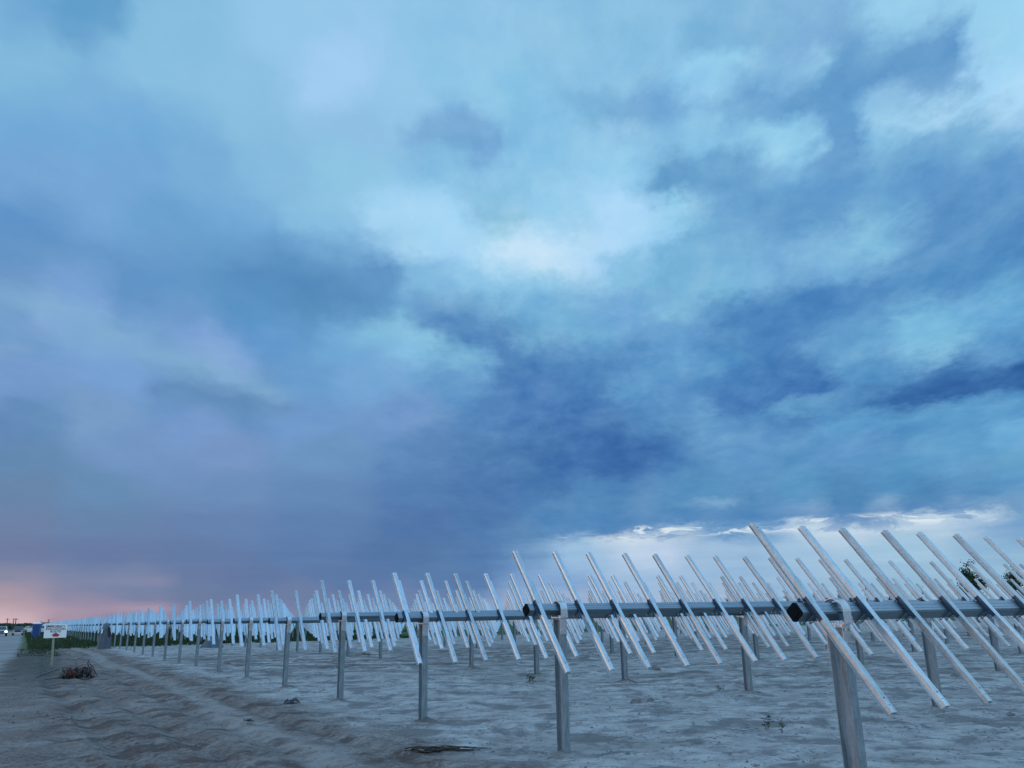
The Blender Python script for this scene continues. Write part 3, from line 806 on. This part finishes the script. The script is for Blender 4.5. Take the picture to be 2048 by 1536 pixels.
for body, v0, hgt, uw in (('EMERGENCY', .085, .17, .84), ('EVACUATION', .275, .165, .86), ('ROUTE', .465, .155, .46)):
    link('lettering', text_mesh(body, .51, v0, hgt, uw, BLK), None, se)
mb = MB()
ar = [(.52, .63), (.745, .82), (.65, .82), (.65, .915), (.395, .915), (.395, .82), (.29, .82)]
mb.v += [(quad(*q)[0], -.0385, quad(*q)[1]) for q in ar]; mb.f += [(0, 1, 6), (5, 2, 3, 4)]; mb.m += [0, 0]
mb.f[1] = (2, 3, 4, 5)
link('arrow', mb.mesh('arrow', [RED]), None, se)

# ------------------------------------------------------------------ heap of rusty wire by the track
RUST = plain('rusted_wire', (.135, .062, .045), .8, vary=.5, scale=14)
DARKW = plain('dark_wire', (.022, .020, .022), .6, vary=.3)
GREYW = plain('grey_wire', (.12, .13, .13), .6, vary=.3)
wc = at_ground(158, 1356)
we = empty('wire_bundle', (wc.x, wc.y, gz(wc.x, wc.y))); f2 = Vector((wc.x, wc.y, 0)).normalized()
we.rotation_euler = (0, 0, math.atan2(-f2.x, f2.y)); we.scale = (.92, .9, .82)
tag(we, 'heap of rusty coiled wire dumped on the bare ground below the white sign', 'wire heap')
def loops(n_, xs, xe, rad, mats, name, seed, thick=.010, mi=None):
    rg = random.Random(seed); mb = MB()
    for k in range(n_):
        cx = rg.uniform(xs, xe); rr2 = rad * rg.uniform(.55, 1.05); tiltx = rg.gauss(0, .35); tiltz = rg.gauss(0, .4)
        a0, a1 = rg.uniform(0, 6.28), rg.uniform(3.5, 6.6); pts = []
        for j in range(17):
            a = a0 + a1 * j / 16
            p = Vector((rg.gauss(0, .012) + .10 * (j / 16 - .5), rr2 * math.cos(a) * 1.05, rr2 * math.sin(a) * .78))
            p = Matrix.Rotation(tiltx, 3, 'Z') @ (Matrix.Rotation(tiltz, 3, 'Y') @ p)
            p += Vector((cx, 0, rad * .74)); p.z = max(p.z, .01 + rg.uniform(0, .02)); pts.append(p)
        mb.tube(pts, thick * rg.uniform(.6, 1.3), 5, rg.randrange(len(mats)) if mi is None else mi)
    return mb.mesh(name, mats, smooth=True)
link('rusty_wire', loops(46, -.52, -.05, .31, [RUST, DARKW, RUST, GREYW], 'rusty_wire', 3, .013), None, we)
link('dark_wire', loops(40, -.12, .42, .30, [DARKW, GREYW, RUST, DARKW], 'dark_wire', 5, .010), None, we)
rg = random.Random(8)
for pts_, rad_ in (([(-.48, 0, .46), (-.95, .03, .30), (-1.5, -.05, .05), (-1.7, -.1, .02)], .014), ([(-.4, -.1, .12), (-.9, -.2, .05), (-1.35, -.3, .03)], .013),
                   ([(-.3, .1, .08), (-.8, -.05, .06), (-1.2, -.42, .02)], .012), ([(.3, 0, .35), (.22, .02, .62), (.27, 0, .70)], .018),
                   ([(.24, 0, .66), (.42, 0, .42), (.62, .02, .02)], .014), ([(-.15, 0, .5), (-.17, 0, .66)], .010)):
    mb = MB(); mb.tube(pts_, rad_, 6); link('loose_rod', mb.mesh('loose_rod', [DARKW]), None, we)
mb = MB()
for k in range(60):   # crumpled rusty sheet scraps packed in the core
    a = rg.uniform(0, 6.28); q = rg.uniform(0, .19); c = Vector((rg.uniform(-.48, .35), q * math.cos(a), .22 + q * math.sin(a)))
    r3 = Matrix.Rotation(rg.uniform(0, 3), 3, Vector((rg.random(), rg.random(), rg.random())).normalized())
    mb.box(c, (rg.uniform(.08, .2), rg.uniform(.06, .16), .012), 0 if c.x < -.05 else 1, r3)
link('scrap_core', mb.mesh('scrap_core', [RUST, DARKW]), None, we)

# ------------------------------------------------------------------ small things on the ground
BLACKP = plain('black_plastic', (.012, .014, .018), .45, vary=.4, bump=.5)
BARK = plain('dead_root', (.045, .035, .028), .9, vary=.4)
SOIL = plain('soil_clod', (.17, .16, .15), .95, vary=.35, scale=20, bump=1.0)
def scrap(x, y, wpx, seed, label, hh=.08):
    c = at_ground(x, y); d_ = math.hypot(c.x, c.y); wm = wpx * d_ / F_PX
    rg = np.random.RandomState(seed); nx, ny = 22, 12
    mb = MB(); U = {}
    for j in range(ny):
        for i in range(nx):
            u, v_ = i / (nx - 1) * 2 - 1, j / (ny - 1) * 2 - 1
            e_ = 1 - (u * u + v_ * v_) ** .5
            z = hh * max(0, float(fbm(np.array([u * 2.5 + seed]), np.array([v_ * 2.0]), 4, seed)[0]) + .28) * (1.2 if e_ > 0 else .3) * max(0, min(1, e_ * 1.6 + .25)) - .02
            U[i, j] = len(mb.v); mb.v.append((u * wm / 2, v_ * wm * .42, z + .004))
    for j in range(ny - 1):
        for i in range(nx - 1):
            u, v_ = (i + .5) / (nx - 1) * 2 - 1, (j + .5) / (ny - 1) * 2 - 1
            lim = .72 + 1.1 * float(fbm(np.array([math.atan2(v_, u) * 1.6 + 5]), np.array([seed * 1.0]), 3, seed + 2)[0])
            if math.hypot(u, v_) < lim: mb.f.append((U[i, j], U[i + 1, j], U[i + 1, j + 1], U[i, j + 1])); mb.m.append(0)
    f3 = Vector((c.x, c.y, 0)).normalized()
    o = link('plastic_scrap', mb.mesh('plastic_scrap', [BLACKP], smooth=False), None, None, (c.x, c.y, gz(c.x, c.y) + .012))
    o.rotation_euler = (0, 0, math.atan2(-f3.x, f3.y)); tag(o, label, 'scrap', 'black scraps on the sand')
scrap(583, 1408, 36, 4, 'crumpled black plastic scrap on sand, the larger one, left of the fourth row end post', .16)
scrap(497, 1442, 20, 9, 'small flat black scrap on the sand, nearer the track than the larger one', .09)
def clod(x, y, wpx, hpx, seed, label, name='dirt_clod'):
    c = at_ground(x, y); d_ = math.hypot(c.x, c.y); wm, hm = wpx * .85 * d_ / F_PX, hpx * .8 * d_ / F_PX
    bm = bmesh.new(); bmesh.ops.create_icosphere(bm, subdivisions=4, radius=1)
    for v_ in bm.verts:
        p = v_.co.copy()
        q = float(fbm(np.array([p.x * 2.2 + seed]), np.array([p.y * 2.2 + p.z * 1.7]), 4, seed, .6)[0])
        k = 1 + 1.0 * q; hm_ = hm * .75
        v_.co = Vector((p.x * wm / 2 * k, p.y * wm / 2.3 * k, max(p.z, -.3) * hm_ * (1 + 2.2 * q)))
    for f_ in bm.faces: f_.smooth = True
    me = bpy.data.meshes.new(name); bm.to_mesh(me); bm.free()
    o = link(name, me, SOIL, None, (c.x, c.y, gz(c.x, c.y))); tag(o, label, 'dirt clod', 'lumps of dug soil on the sand')
    o.rotation_euler = (0, 0, seed)
clod(1273, 1404, 26, 13, 3, 'jagged clod of dark soil on open sand right of the second row end post')
clod(1300, 1402, 15, 8, 5, 'small dark clod touching the right side of the jagged clod')
clod(1310, 1341, 28, 11, 8, 'rounded soil lump below a rail end of the second row')
clod(728, 1311, 34, 9, 12, 'low dark soil mound behind the fourth row end post')
clod(2022, 1430, 17, 8, 14, 'dark stone sized clod at the right edge of the picture')
clod(1912, 1352, 20, 7, 17, 'flat clod of soil behind the hanging rails at far right')
# roots / rag lying in the sand at the bottom
c = at_ground(885, 1499); mb = MB(); rg = random.Random(4); d_ = math.hypot(c.x, c.y); f3 = Vector((c.x, c.y, 0)).normalized()
for k in range(15):
    x0 = rg.uniform(-.55, .1); ln_ = rg.uniform(.25, .75); y0 = rg.uniform(-.09, .09); pts = []
    for j in range(9):
        a = j / 8; pts.append((x0 + ln_ * a, y0 + .05 * math.sin(a * 5 + k) + rg.gauss(0, .008), .022 + .022 * math.sin(a * 3.14 + k)))
    mb.tube(pts, rg.uniform(.008, .02), 5, 0, .004)
o = link('dead_root', mb.mesh('dead_root', [BARK], smooth=True), None, None, (c.x, c.y, gz(c.x, c.y))); o.rotation_euler = (0, 0, math.atan2(-f3.x, f3.y))
tag(o, 'dark tangle of dead roots lying flat in the sand at the bottom', 'dead roots')
for x, y in ((545, 1382), ):
    pass

# weeds
LEAF = plain('weed_leaf', (.045, .085, .035), .6, vary=.3); LEAF2 = plain('dry_stem', (.10, .10, .055), .8, vary=.3)
def weed(x, y, hpx, seed, label, leaves=16, thin=False, name='weed'):
    c = at_ground(x, y); d_ = math.hypot(c.x, c.y); h = hpx * d_ / F_PX; rg = random.Random(seed)
    e = empty(name, (c.x, c.y, gz(c.x, c.y) - .01)); tag(e, label, 'weed', 'small weeds on the sand')
    mb = MB(); mb2 = MB(); stems = 3 if not thin else 9
    for k in range(stems):
        lean = Vector((rg.gauss(0, .25), rg.gauss(0, .25), 1)) * h * rg.uniform(.6, 1)
        p0 = Vector((rg.gauss(0, .05 if thin else .01), rg.gauss(0, .03), 0)); mid = p0 + lean * .5 + Vector((rg.gauss(0, .01), 0, 0))
        mb.tube([p0, mid, p0 + lean], .004 if not thin else .0035, 4, 0, .0015)
        for j in range(leaves if not thin else 5):
            a = rg.uniform(.25, 1); base_ = p0 + lean * a; az_ = rg.uniform(0, 6.28); L = h * rg.uniform(.22, .42); dr = Vector((math.cos(az_), math.sin(az_), rg.uniform(-.1, .7))).normalized()
            sd_ = dr.cross(Vector((0, 0, 1))).normalized() * L * .13
            t_ = base_ + dr * L; m_ = base_ + dr * L * .5 + Vector((0, 0, L * .1)); t_.z -= L * .15
            mb2.add([base_, m_ + sd_, t_, m_ - sd_], [(0, 1, 2), (0, 2, 3)])
    link('stem', mb.mesh('stem', [LEAF2]), None, e); link('leaves', mb2.mesh('leaves', [LEAF], fixn=False), None, e)
weed(1532, 1456, 26, 3, 'green leafy weed on the sand, the larger of two left of the nearest post', 10)
weed(1562, 1460, 24, 6, 'smaller dark weed just right of the leafy weed, left of the nearest post', 6)
weed(1062, 1366, 22, 9, 'sparse dry weed on the sand left of the second row end post', 8, True)
weed(1440, 1380, 12, 12, 'tiny weed tuft at the foot of the second row middle post', 8, True)

# ------------------------------------------------------------------ draped tarpaulins
TARP = plain('grey_tarp', (.085, .105, .135), .65, vary=.2, scale=3)
def tarp(x, y, wpx, hpx, seed, label, skew=0.0, shoulders=.0, ex=1.2):
    c = at_ground(x, y); d_ = math.hypot(c.x, c.y); wm, hm = wpx * d_ / F_PX, hpx * d_ / F_PX
    f3 = Vector((c.x, c.y, 0)).normalized()
    e = empty('draped_tarpaulin', (c.x, c.y, gz(c.x, c.y) - .02)); e.rotation_euler = (0, 0, math.atan2(-f3.x, f3.y)); tag(e, label, 'tarpaulin', 'grey tarpaulins draped over stakes')
    mb = MB(); na_, nz = 48, 22
    for j in range(nz + 1):
        q = j / nz
        for i in range(na_):
            a = 2 * math.pi * i / na_
            rad = (1 - q) ** ex * (1 - shoulders) + shoulders * math.sqrt(max(0, 1 - q ** 2.6))
            fold = 1 + .10 * (1 - q * .6) * math.sin(a * 7 + seed + 2 * q) + .05 * math.sin(a * 13 + seed * 2)
            mb.v.append((rad * fold * wm / 2 * math.cos(a) + skew * wm * q, rad * fold * wm / 2.4 * math.sin(a), q * hm))
    for j in range(nz):
        for i in range(na_):
            i2 = (i + 1) % na_; mb.f.append((j * na_ + i, j * na_ + i2, (j + 1) * na_ + i2, (j + 1) * na_ + i)); mb.m.append(0)
    mb.f.append(tuple(nz * na_ + i for i in range(na_))); mb.m.append(0)
    link('tarp_cloth', mb.mesh('tarp_cloth', [TARP], smooth=True), None, e)
    mb = MB(); mb.tube([(skew * wm * .9, 0, hm * .55), (skew * wm, 0, hm + .05)], .025, 6)
    link('stake', mb.mesh('stake', [WOOD]), None, e)
    return e, wm, hm
e, wm, hm = tarp(207, 1298, 21, 44, 1, 'tall dark grey tarpaulin bundle with a black flap, among the far row end posts', .02, .72, .8)
mb = MB(); mb.add([(.10, -.2, hm * .72), (wm * .42, -.22, hm * .55), (wm * .56, -.18, hm * .50), (wm * .60, -.2, hm * .62), (.18, -.2, hm * .86)], [(0, 1, 2, 3, 4)])
mb2 = MB(); mb2.extrude([(.12, hm * .80), (.20, hm * .46), (.34, hm * .44), (.41, hm * .56), (.24, hm * .86)], lambda p, y_: Vector((p[0], y_, p[1])), -.30, -.18)
link('black_flap', mb2.mesh('black_flap', [BLACKP]), None, e)
mb2 = MB(); mb2.extrude([(-.27, hm * .74), (-.17, hm * .76), (-.20, hm * .60), (-.30, hm * .58)], lambda p, y_: Vector((p[0], y_, p[1])), -.34, -.20)
link('white_corner', mb2.mesh('white_corner', [WHT]), None, e)
tarp(424, 1296, 40, 35, 5, 'cone shaped grey tarpaulin draped over a stake under the hanging rails', -.02, .0, 1.15)

# ------------------------------------------------------------------ portable toilet
BLUE = plain('blue_plastic', (.010, .085, .30), .45, vary=.12); BLUED = plain('blue_plastic_dark', (.008, .05, .17), .5)
ROOF = plain('white_roof', (.80, .80, .82), .5, vary=.03)
c = at_ground(71, 1275); te = empty('portable_toilet', (c.x, c.y, 0)); te.rotation_euler = (0, 0, math.atan2(-c.x, c.y) - .12)
tag(te, 'blue portable toilet with a white roof beside the road, left of the sign', 'portable toilet')
mb = MB(); mb.box((0, 0, 1.06), (1.12, 1.12, 2.0), 0, None, .97)
for k in range(5): mb.box((-.45 + .225 * k, .56, 1.06), (.05, .03, 1.8), 0)
link('cabin', mb.mesh('cabin', [BLUE]), None, te)
mb = MB(); mb.box((0, 0, 2.12), (1.2, 1.2, .10)); mb.box((0, 0, 2.23), (1.14, 1.14, .14), 0, None, .7); link('roof', mb.mesh('roof', [ROOF]), None, te)
mb = MB(); mb.box((0, -.555, 1.05), (.78, .05, 1.78)); dr = link('door', mb.mesh('door', [BLUED]), None, te)
mb = MB(); mb.box((.3, -.595, 1.0), (.05, .03, .16)); link('handle', mb.mesh('handle', [BLK]), None, dr)
mb = MB(); mb.box((0, 0, .03), (1.2, 1.2, .10)); link('skid', mb.mesh('skid', [BLK]), None, te)
mb = MB(); mb.tube([(.42, .42, 2.1), (.42, .42, 2.5)], .05, 8); link('vent_pipe', mb.mesh('vent_pipe', [BLK]), None, te)

# ------------------------------------------------------------------ vehicles on the road
TYRE = plain('tyre', (.015, .015, .016), .8); GLASS = plain('car_glass', (.015, .02, .028), .08, spec=.8)
CHROME = plain('chrome', (.7, .7, .72), .2, 1.0); DARKT = plain('dark_trim', (.02, .02, .022), .5)
m, n, b = mat('headlamp_lit'); b.inputs['Base Color'].default_value = (1, 1, 1, 1)
b.inputs['Emission Color'].default_value = (1, .96, .88, 1); b.inputs['Emission Strength'].default_value = 9.0; LAMP = m
LAMPOFF = plain('headlamp_glass', (.6, .6, .62), .15, spec=.8)
def vehicle(x, y, paint, label, yaw, pickup=True, lit=False, name='pickup_truck', cat='pickup truck'):
    c = at_ground(x, y); W, L, H = 1.95, 5.5 if pickup else 4.8, 1.85
    e = empty(name, (c.x, c.y, 0), yaw); tag(e, label, cat, 'vehicles parked on the site road')
    # local: -y is the front
    if pickup: prof = [(-L/2, .45), (-L/2, .98), (-L/2+.15, 1.12), (-1.25, 1.2), (L/2, 1.2), (L/2, .5)]
    else: prof = [(-L/2, .42), (-L/2, .8), (-L/2+.2, .98), (-1.1, 1.08), (L/2-.1, 1.12), (L/2, .9), (L/2, .45)]
    mb = MB(); mb.extrude(prof, lambda p, xx: Vector((xx, p[0], p[1])), -W/2, W/2)
    me = mb.mesh('body', [paint]); body = link('body', me, None, e)
    bv = body.modifiers.new('bevel', 'BEVEL'); bv.width = .09; bv.segments = 3
    mb = MB(); y0, y1, y2, y3 = (-1.25, -.6, 1.0, 1.15) if pickup else (-1.1, -.45, 1.5, 2.2)
    top = H - .02
    zb = 1.12 if not pickup else 1.18
    vs_ = [(-W/2+.05, y0, zb), (W/2-.05, y0, zb), (W/2-.05, y3, zb), (-W/2+.05, y3, zb), (-W/2+.24, y1, top), (W/2-.24, y1, top), (W/2-.24, y2, top), (-W/2+.24, y2, top)]
    mb.add(vs_, [(4, 5, 6, 7), (0, 1, 5, 4), (1, 2, 6, 5), (2, 3, 7, 6), (3, 0, 4, 7)])
    cab = link('cab', mb.mesh('cab', [paint]), None, e)
    def face(a, b_, c_, d_, inset, off, nm):
        P_ = [Vector(vs_[i]) for i in (a, b_, c_, d_)]; ctr = sum(P_, Vector()) / 4; nrm = (P_[1] - P_[0]).cross(P_[3] - P_[0]).normalized()
        if nrm.dot(ctr - Vector((0, .2, 1.5))) < 0: nrm = -nrm
        q = [ctr + (p - ctr) * inset + nrm * off for p in P_]; mb_ = MB(); mb_.add(q, [(0, 1, 2, 3)]); link(nm, mb_.mesh(nm, [GLASS]), None, e)
    face(0, 1, 5, 4, .86, .006, 'windscreen'); face(1, 2, 6, 5, .8, .006, 'side_window'); face(3, 0, 4, 7, .8, .006, 'side_window'); face(2, 3, 7, 6, .8, .006, 'rear_window')
    for sx_ in (-1, 1):
        for yy in (-L/2 + .95, L/2 - 1.1):
            mb = MB(); mb.tube([(sx_ * (W/2 - .26), yy, .38), (sx_ * (W/2 - .0), yy, .38)], .38, 18); wh = link('wheel', mb.mesh('wheel', [TYRE]), None, e)
            mb = MB(); mb.tube([(sx_ * (W/2 - .02), yy, .38), (sx_ * (W/2 + .01), yy, .38)], .2, 12); link('rim', mb.mesh('rim', [CHROME]), None, wh)
        mb = MB(); mb.box((sx_ * (W/2 - .28), -L/2 - .005, .84), (.38, .05, .2)); link('headlight', mb.mesh('headlight', [LAMP if lit else LAMPOFF]), None, e)
        mb = MB(); mb.box((sx_ * (W/2 + .1), y0 + .15, 1.25), (.2, .1, .2)); link('side_mirror', mb.mesh('side_mirror', [DARKT]), None, e)
    mb = MB(); mb.box((0, -L/2 - .01, .82), (1.05, .06, .28)); link('grille', mb.mesh('grille', [DARKT]), None, e)
    mb = MB(); mb.box((0, -L/2 - .04, .52), (W - .1, .14, .18)); link('bumper', mb.mesh('bumper', [CHROME if pickup else DARKT]), None, e)
    return e
WPAINT = plain('white_paint', (.62, .63, .65), .25, vary=.03, spec=.7); DPAINT = plain('dark_paint', (.018, .020, .026), .22, vary=.03, spec=.7)
yr = math.atan2(-PV.x, PV.y)
vehicle(35, 1270.5, DPAINT, 'dark pickup truck facing the camera on the site road near the horizon', yr - .02, True)
vehicle(1.5, 1272.5, WPAINT, 'white car with a glaring headlight, cut off by the left edge', yr + .04, False, True, 'car', 'car')
vehicle(57, 1263, WPAINT, 'small white pickup truck parked just left of the blue toilet', yr - .9, True)
vehicle(83.5, 1268.5, WPAINT, 'white pickup truck half hidden between the blue toilet and the sign', yr + 1.3, True)

# ------------------------------------------------------------------ utility poles
POLE = plain('pole_wood', (.10, .065, .06), .9, vary=.2)
for px, top, dist_, lab in ((13, 1240, 520, 'leftmost of the thin utility poles against the pink horizon'), (25.5, 1240, 560, 'thin utility pole just left of the thickest one on the horizon'),
                            (30, 1240, 480, 'thickest utility pole above the dark pickup truck'), (96, 1241, 600, 'lone utility pole above the white sign')):
    g = at_dist(px, dist_); hor = 1254 - px * .019; h = CAM_H + (hor - top) * dist_ / F_PX
    e = empty('utility_pole', (g.x, g.y, 0), .4); tag(e, lab, 'utility pole', 'utility poles on the horizon')
    mb = MB(); mb.tube([(0, 0, -.3), (0, 0, h)], .26, 8, 0, .17); link('pole', mb.mesh('pole', [POLE]), None, e)
    mb = MB(); mb.box((0, 0, h - .5), (2.2, .16, .16)); link('crossarm', mb.mesh('crossarm', [POLE]), None, e)

# ------------------------------------------------------------------ trees
BARKM = plain('tree_bark', (.06, .05, .045), .9, vary=.3)
def leafmat(nm, c):
    m, n, b = mat(nm); oi = n.node('ShaderNodeTexCoord').outputs['Object']
    f = n.noise(oi, .9, 3, .6); n.put(b.inputs['Base Color'], n.vmath('SCALE', c, scale=n.rng(f, .3, .7, .55, 1.4, smooth=False)))
    b.inputs['Roughness'].default_value = .75; b.inputs['Specular IOR Level'].default_value = .25; return m
TLEAF = leafmat('tree_foliage', (.030, .050, .028))
def tree(px, top, wpx, dist_, seed, label, nleaf=2600):
    g = at_dist(px, dist_); hor = 1254.07 - px * .01922; H_ = CAM_H + (hor - top) * dist_ / F_PX; Wd = wpx * dist_ / F_PX
    rg = random.Random(seed); e = empty('tree', (g.x, g.y, 0), rg.uniform(0, 6)); tag(e, label, 'tree', 'dark trees beyond the solar field')
    mb = MB(); ends = []
    trunk = [(0, 0, -.2), (rg.gauss(0, .1), 0, H_ * .25), (rg.gauss(0, .15), rg.gauss(0, .15), H_ * .55), (0, 0, H_ * .85)]
    mb.tube(trunk, H_ * .035, 7, 0, H_ * .01)
    for k in range(16):
        a = rg.uniform(0, 6.28); z0 = H_ * rg.uniform(.18, .7); L = Wd * .5 * rg.uniform(.5, 1.0) * (1 - .5 * (z0 / H_ - .2)); dr = Vector((math.cos(a), math.sin(a), rg.uniform(.3, 1.1))).normalized()
        p0 = Vector((0, 0, z0)); p1 = p0 + dr * L
        if p1.z > H_: p1.z = H_ * rg.uniform(.9, 1)
        mb.tube([p0, (p0 + p1) / 2 + Vector((0, 0, .1)), p1], H_ * .012, 5, 0, H_ * .004); ends += [p1, (p0 + p1 * 2) / 3, (p0 + p1) / 2 + Vector((rg.gauss(0, .2), rg.gauss(0, .2), .3))]
    ends.append(Vector((0, 0, H_ * .93)))
    link('trunk', mb.mesh('trunk', [BARKM]), None, e)
    mb = MB(); cl = Wd * .15
    for k in range(nleaf):
        c_2 = rg.choice(ends); q = Vector((rg.gauss(0, 1), rg.gauss(0, 1), rg.gauss(0, .8))) * cl * .62; p = c_2 + q
        if p.z > H_ * 1.02: p.z = H_ * rg.uniform(.9, 1.02)
        if p.z < .3: p.z = rg.uniform(.3, 1)
        s_ = Wd * rg.uniform(.018, .04); u = Vector((rg.gauss(0, 1), rg.gauss(0, 1), rg.gauss(0, 1))).normalized(); w_ = u.orthogonal().normalized()
        mb.add([p - u * s_, p + w_ * s_ * .6, p + u * s_, p - w_ * s_ * .6], [(0, 1, 2, 3)])
    link('crown', mb.mesh('crown', [TLEAF], fixn=False), None, e)
tr = [(1952, 1136, 56, 120, 'largest dark tree, leafy crown above the tubes near the right edge', 4200), (2042, 1146, 48, 122, 'dark tree cut off by the right edge of the picture', 3400),
      (1345, 1186, 18, 150, 'small dark tree seen between rails right of centre, leftmost of the scattered trees'), (1458, 1187, 16, 150, 'small tree between rails, second of the scattered trees from the left'),
      (1412, 1194, 12, 160, 'tiny tree top barely above the tube between the first two scattered trees'), (1577, 1180, 22, 150, 'small forked tree just left of the nearest tube end'), (1634, 1181, 20, 155, 'small tree behind the upper part of the nearest rail'),
      (1686, 1176, 22, 150, 'round topped small tree right of the nearest rail'), (1737, 1166, 26, 150, 'small leaning tree right of the round topped one'), (1785, 1175, 20, 150, 'small pointed tree behind the nearest row third rail'),
      (1850, 1178, 24, 150, 'low tree midway between the pointed tree and the largest tree'), (1240, 1202, 12, 170, 'tiny dark bush top left of the scattered trees'), (1012, 1212, 14, 190, 'little dark tree behind the rails just left of the second tube end'), (786, 1216, 14, 210, 'little dark tree showing in the gap left of the third tube end')]
for i, q in enumerate(tr):
    tree(q[0], q[1], q[2], q[3], 20 + i, q[4], q[5] if len(q) > 5 else 1300)

# far wood along the horizon
mb = MB(); rg = random.Random(5)
def far_wood(px0, px1, dist_, hpx, seed, nclump, mi=0):
    rg = random.Random(seed)
    for k in range(nclump):
        px = rg.uniform(px0, px1); g = at_dist(px, dist_ * rg.uniform(.92, 1.1)); hmax = CAM_H + hpx * dist_ / F_PX * (.72 + .5 * float(fbm(np.array([px / 13.0]), np.array([seed * 1.0]), 3, seed)[0] + .5))
        s_ = dist_ * .0016
        for j in range(9):
            z = hmax * rg.random() ** .6
            p = Vector((g.x + rg.gauss(0, s_), g.y + rg.gauss(0, s_), z)); u = Vector((rg.gauss(0, 1), rg.gauss(0, 1), rg.gauss(0, 1))).normalized(); w_ = u.orthogonal().normalized(); q = s_ * rg.uniform(.3, .75)
            mb.add([p - u * q, p + w_ * q, p + u * q, p - w_ * q], [(0, 1, 2, 3)])
far_wood(-260, 330, 620, 4.6, 3, 2600)
far_wood(330, 2300, 700, 3.2, 8, 4200)
tag(link('far_wood', mb.mesh('far_wood', [TLEAF], fixn=False)), 'dark line of distant woodland low along the horizon', 'woodland', kind='stuff')

# ------------------------------------------------------------------ grass beyond the fifteenth row and on the verge
GR = leafmat('grass_blades', (.036, .062, .028))
rs = np.random.RandomState(3)
def grass():
    V, Fc = [], []
    def patch(nn, r0, r1, t0, t1, h0, h1, wd, edge=1.0):
        r = rs.uniform(r0, r1, nn); t = rs.uniform(t0, t1, nn)
        P = np.array([[O0.x + PV.x * a + Tv.x * c * S, O0.y + PV.y * a + Tv.y * c * S] for a, c in zip(r, t)])
        dens = fbm(P[:, 0] / 2.2, P[:, 1] / 2.2, 3, 31) + .5
        keep = rs.rand(nn) < np.clip((dens - .3) * 3 * edge, 0, 1)
        azs = np.degrees(np.arctan2(P[:, 0], P[:, 1])); keep &= (azs > -40) & (azs < 40)
        P = P[keep]; dn = dens[keep]; Z = ground_z(P[:, 0], P[:, 1])
        for (x, y), z, q in zip(P, Z, dn):
            hh = rs.uniform(h0, h1) * (.6 + q * .8)
            for b_ in range(3):
                a = rs.uniform(0, 6.28); dx2, dy2 = math.cos(a), math.sin(a); bx, by = x + rs.normal(0, wd * 1.2), y + rs.normal(0, wd * 1.2); l = rs.uniform(.1, .5) * hh; k = len(V)
                V.extend([(bx - dy2 * wd, by + dx2 * wd, z - .02), (bx + dy2 * wd, by - dx2 * wd, z - .02), (bx + dx2 * l, by + dy2 * l, z + hh * rs.uniform(.7, 1.1))]); Fc.append((k, k + 1, k + 2))
    patch(22000, 15.4, 24, -5, 24, .16, .36, .035)
    patch(16000, 24, 60, -5, 40, .25, .5, .07)
    patch(1500, 11.5, 15.6, -5.6, -3.6, .04, .12, .018, .8)
    patch(160, 3, 11.5, -5.6, -4.2, .02, .06, .010, .5)
    me = bpy.data.meshes.new('grass'); me.from_pydata(V, [], Fc); return me
tag(link('grass', grass(), GR), 'dark green grass growing beyond the bare sand and along the road verge', 'grass', kind='stuff')
# pale crust of loose pebbles
PEB = plain('pebble', (.16, .15, .14), .9, vary=.5, scale=2)
def pebbles():
    V, Fc = [], []
    nn = 9000; d = 7.5 * np.exp(rs.rand(nn) * math.log(38 / 7.5)); a = np.radians(rs.uniform(-36, 36, nn)); X = d * np.sin(a); Y = d * np.cos(a)
    dens = fbm(X / 1.7, Y / 1.7, 3, 51) + .5; keep = rs.rand(nn) < np.clip((dens - .38) * 5, .04, 1); X, Y = X[keep], Y[keep]; Z = ground_z(X, Y)
    for x, y, z in zip(X, Y, Z):
        s_ = rs.gamma(2.0, .0042) + .005; k = len(V); ph = rs.uniform(0, 1.2)
        for i in range(5): V.append((x + s_ * math.cos(ph + 1.257 * i) * rs.uniform(.7, 1.2), y + s_ * math.sin(ph + 1.257 * i) * rs.uniform(.7, 1.2), z - .003))
        V.append((x + rs.normal(0, s_ * .2), y, z + s_ * rs.uniform(.5, 1.0)))
        for i in range(5): Fc.append((k + i, k + (i + 1) % 5, k + 5))
    me = bpy.data.meshes.new('pebbles'); me.from_pydata(V, [], Fc); return me
tag(link('loose_pebbles', pebbles(), PEB), 'small crumbs of soil and pebbles strewn over the sand', 'pebbles', kind='stuff')
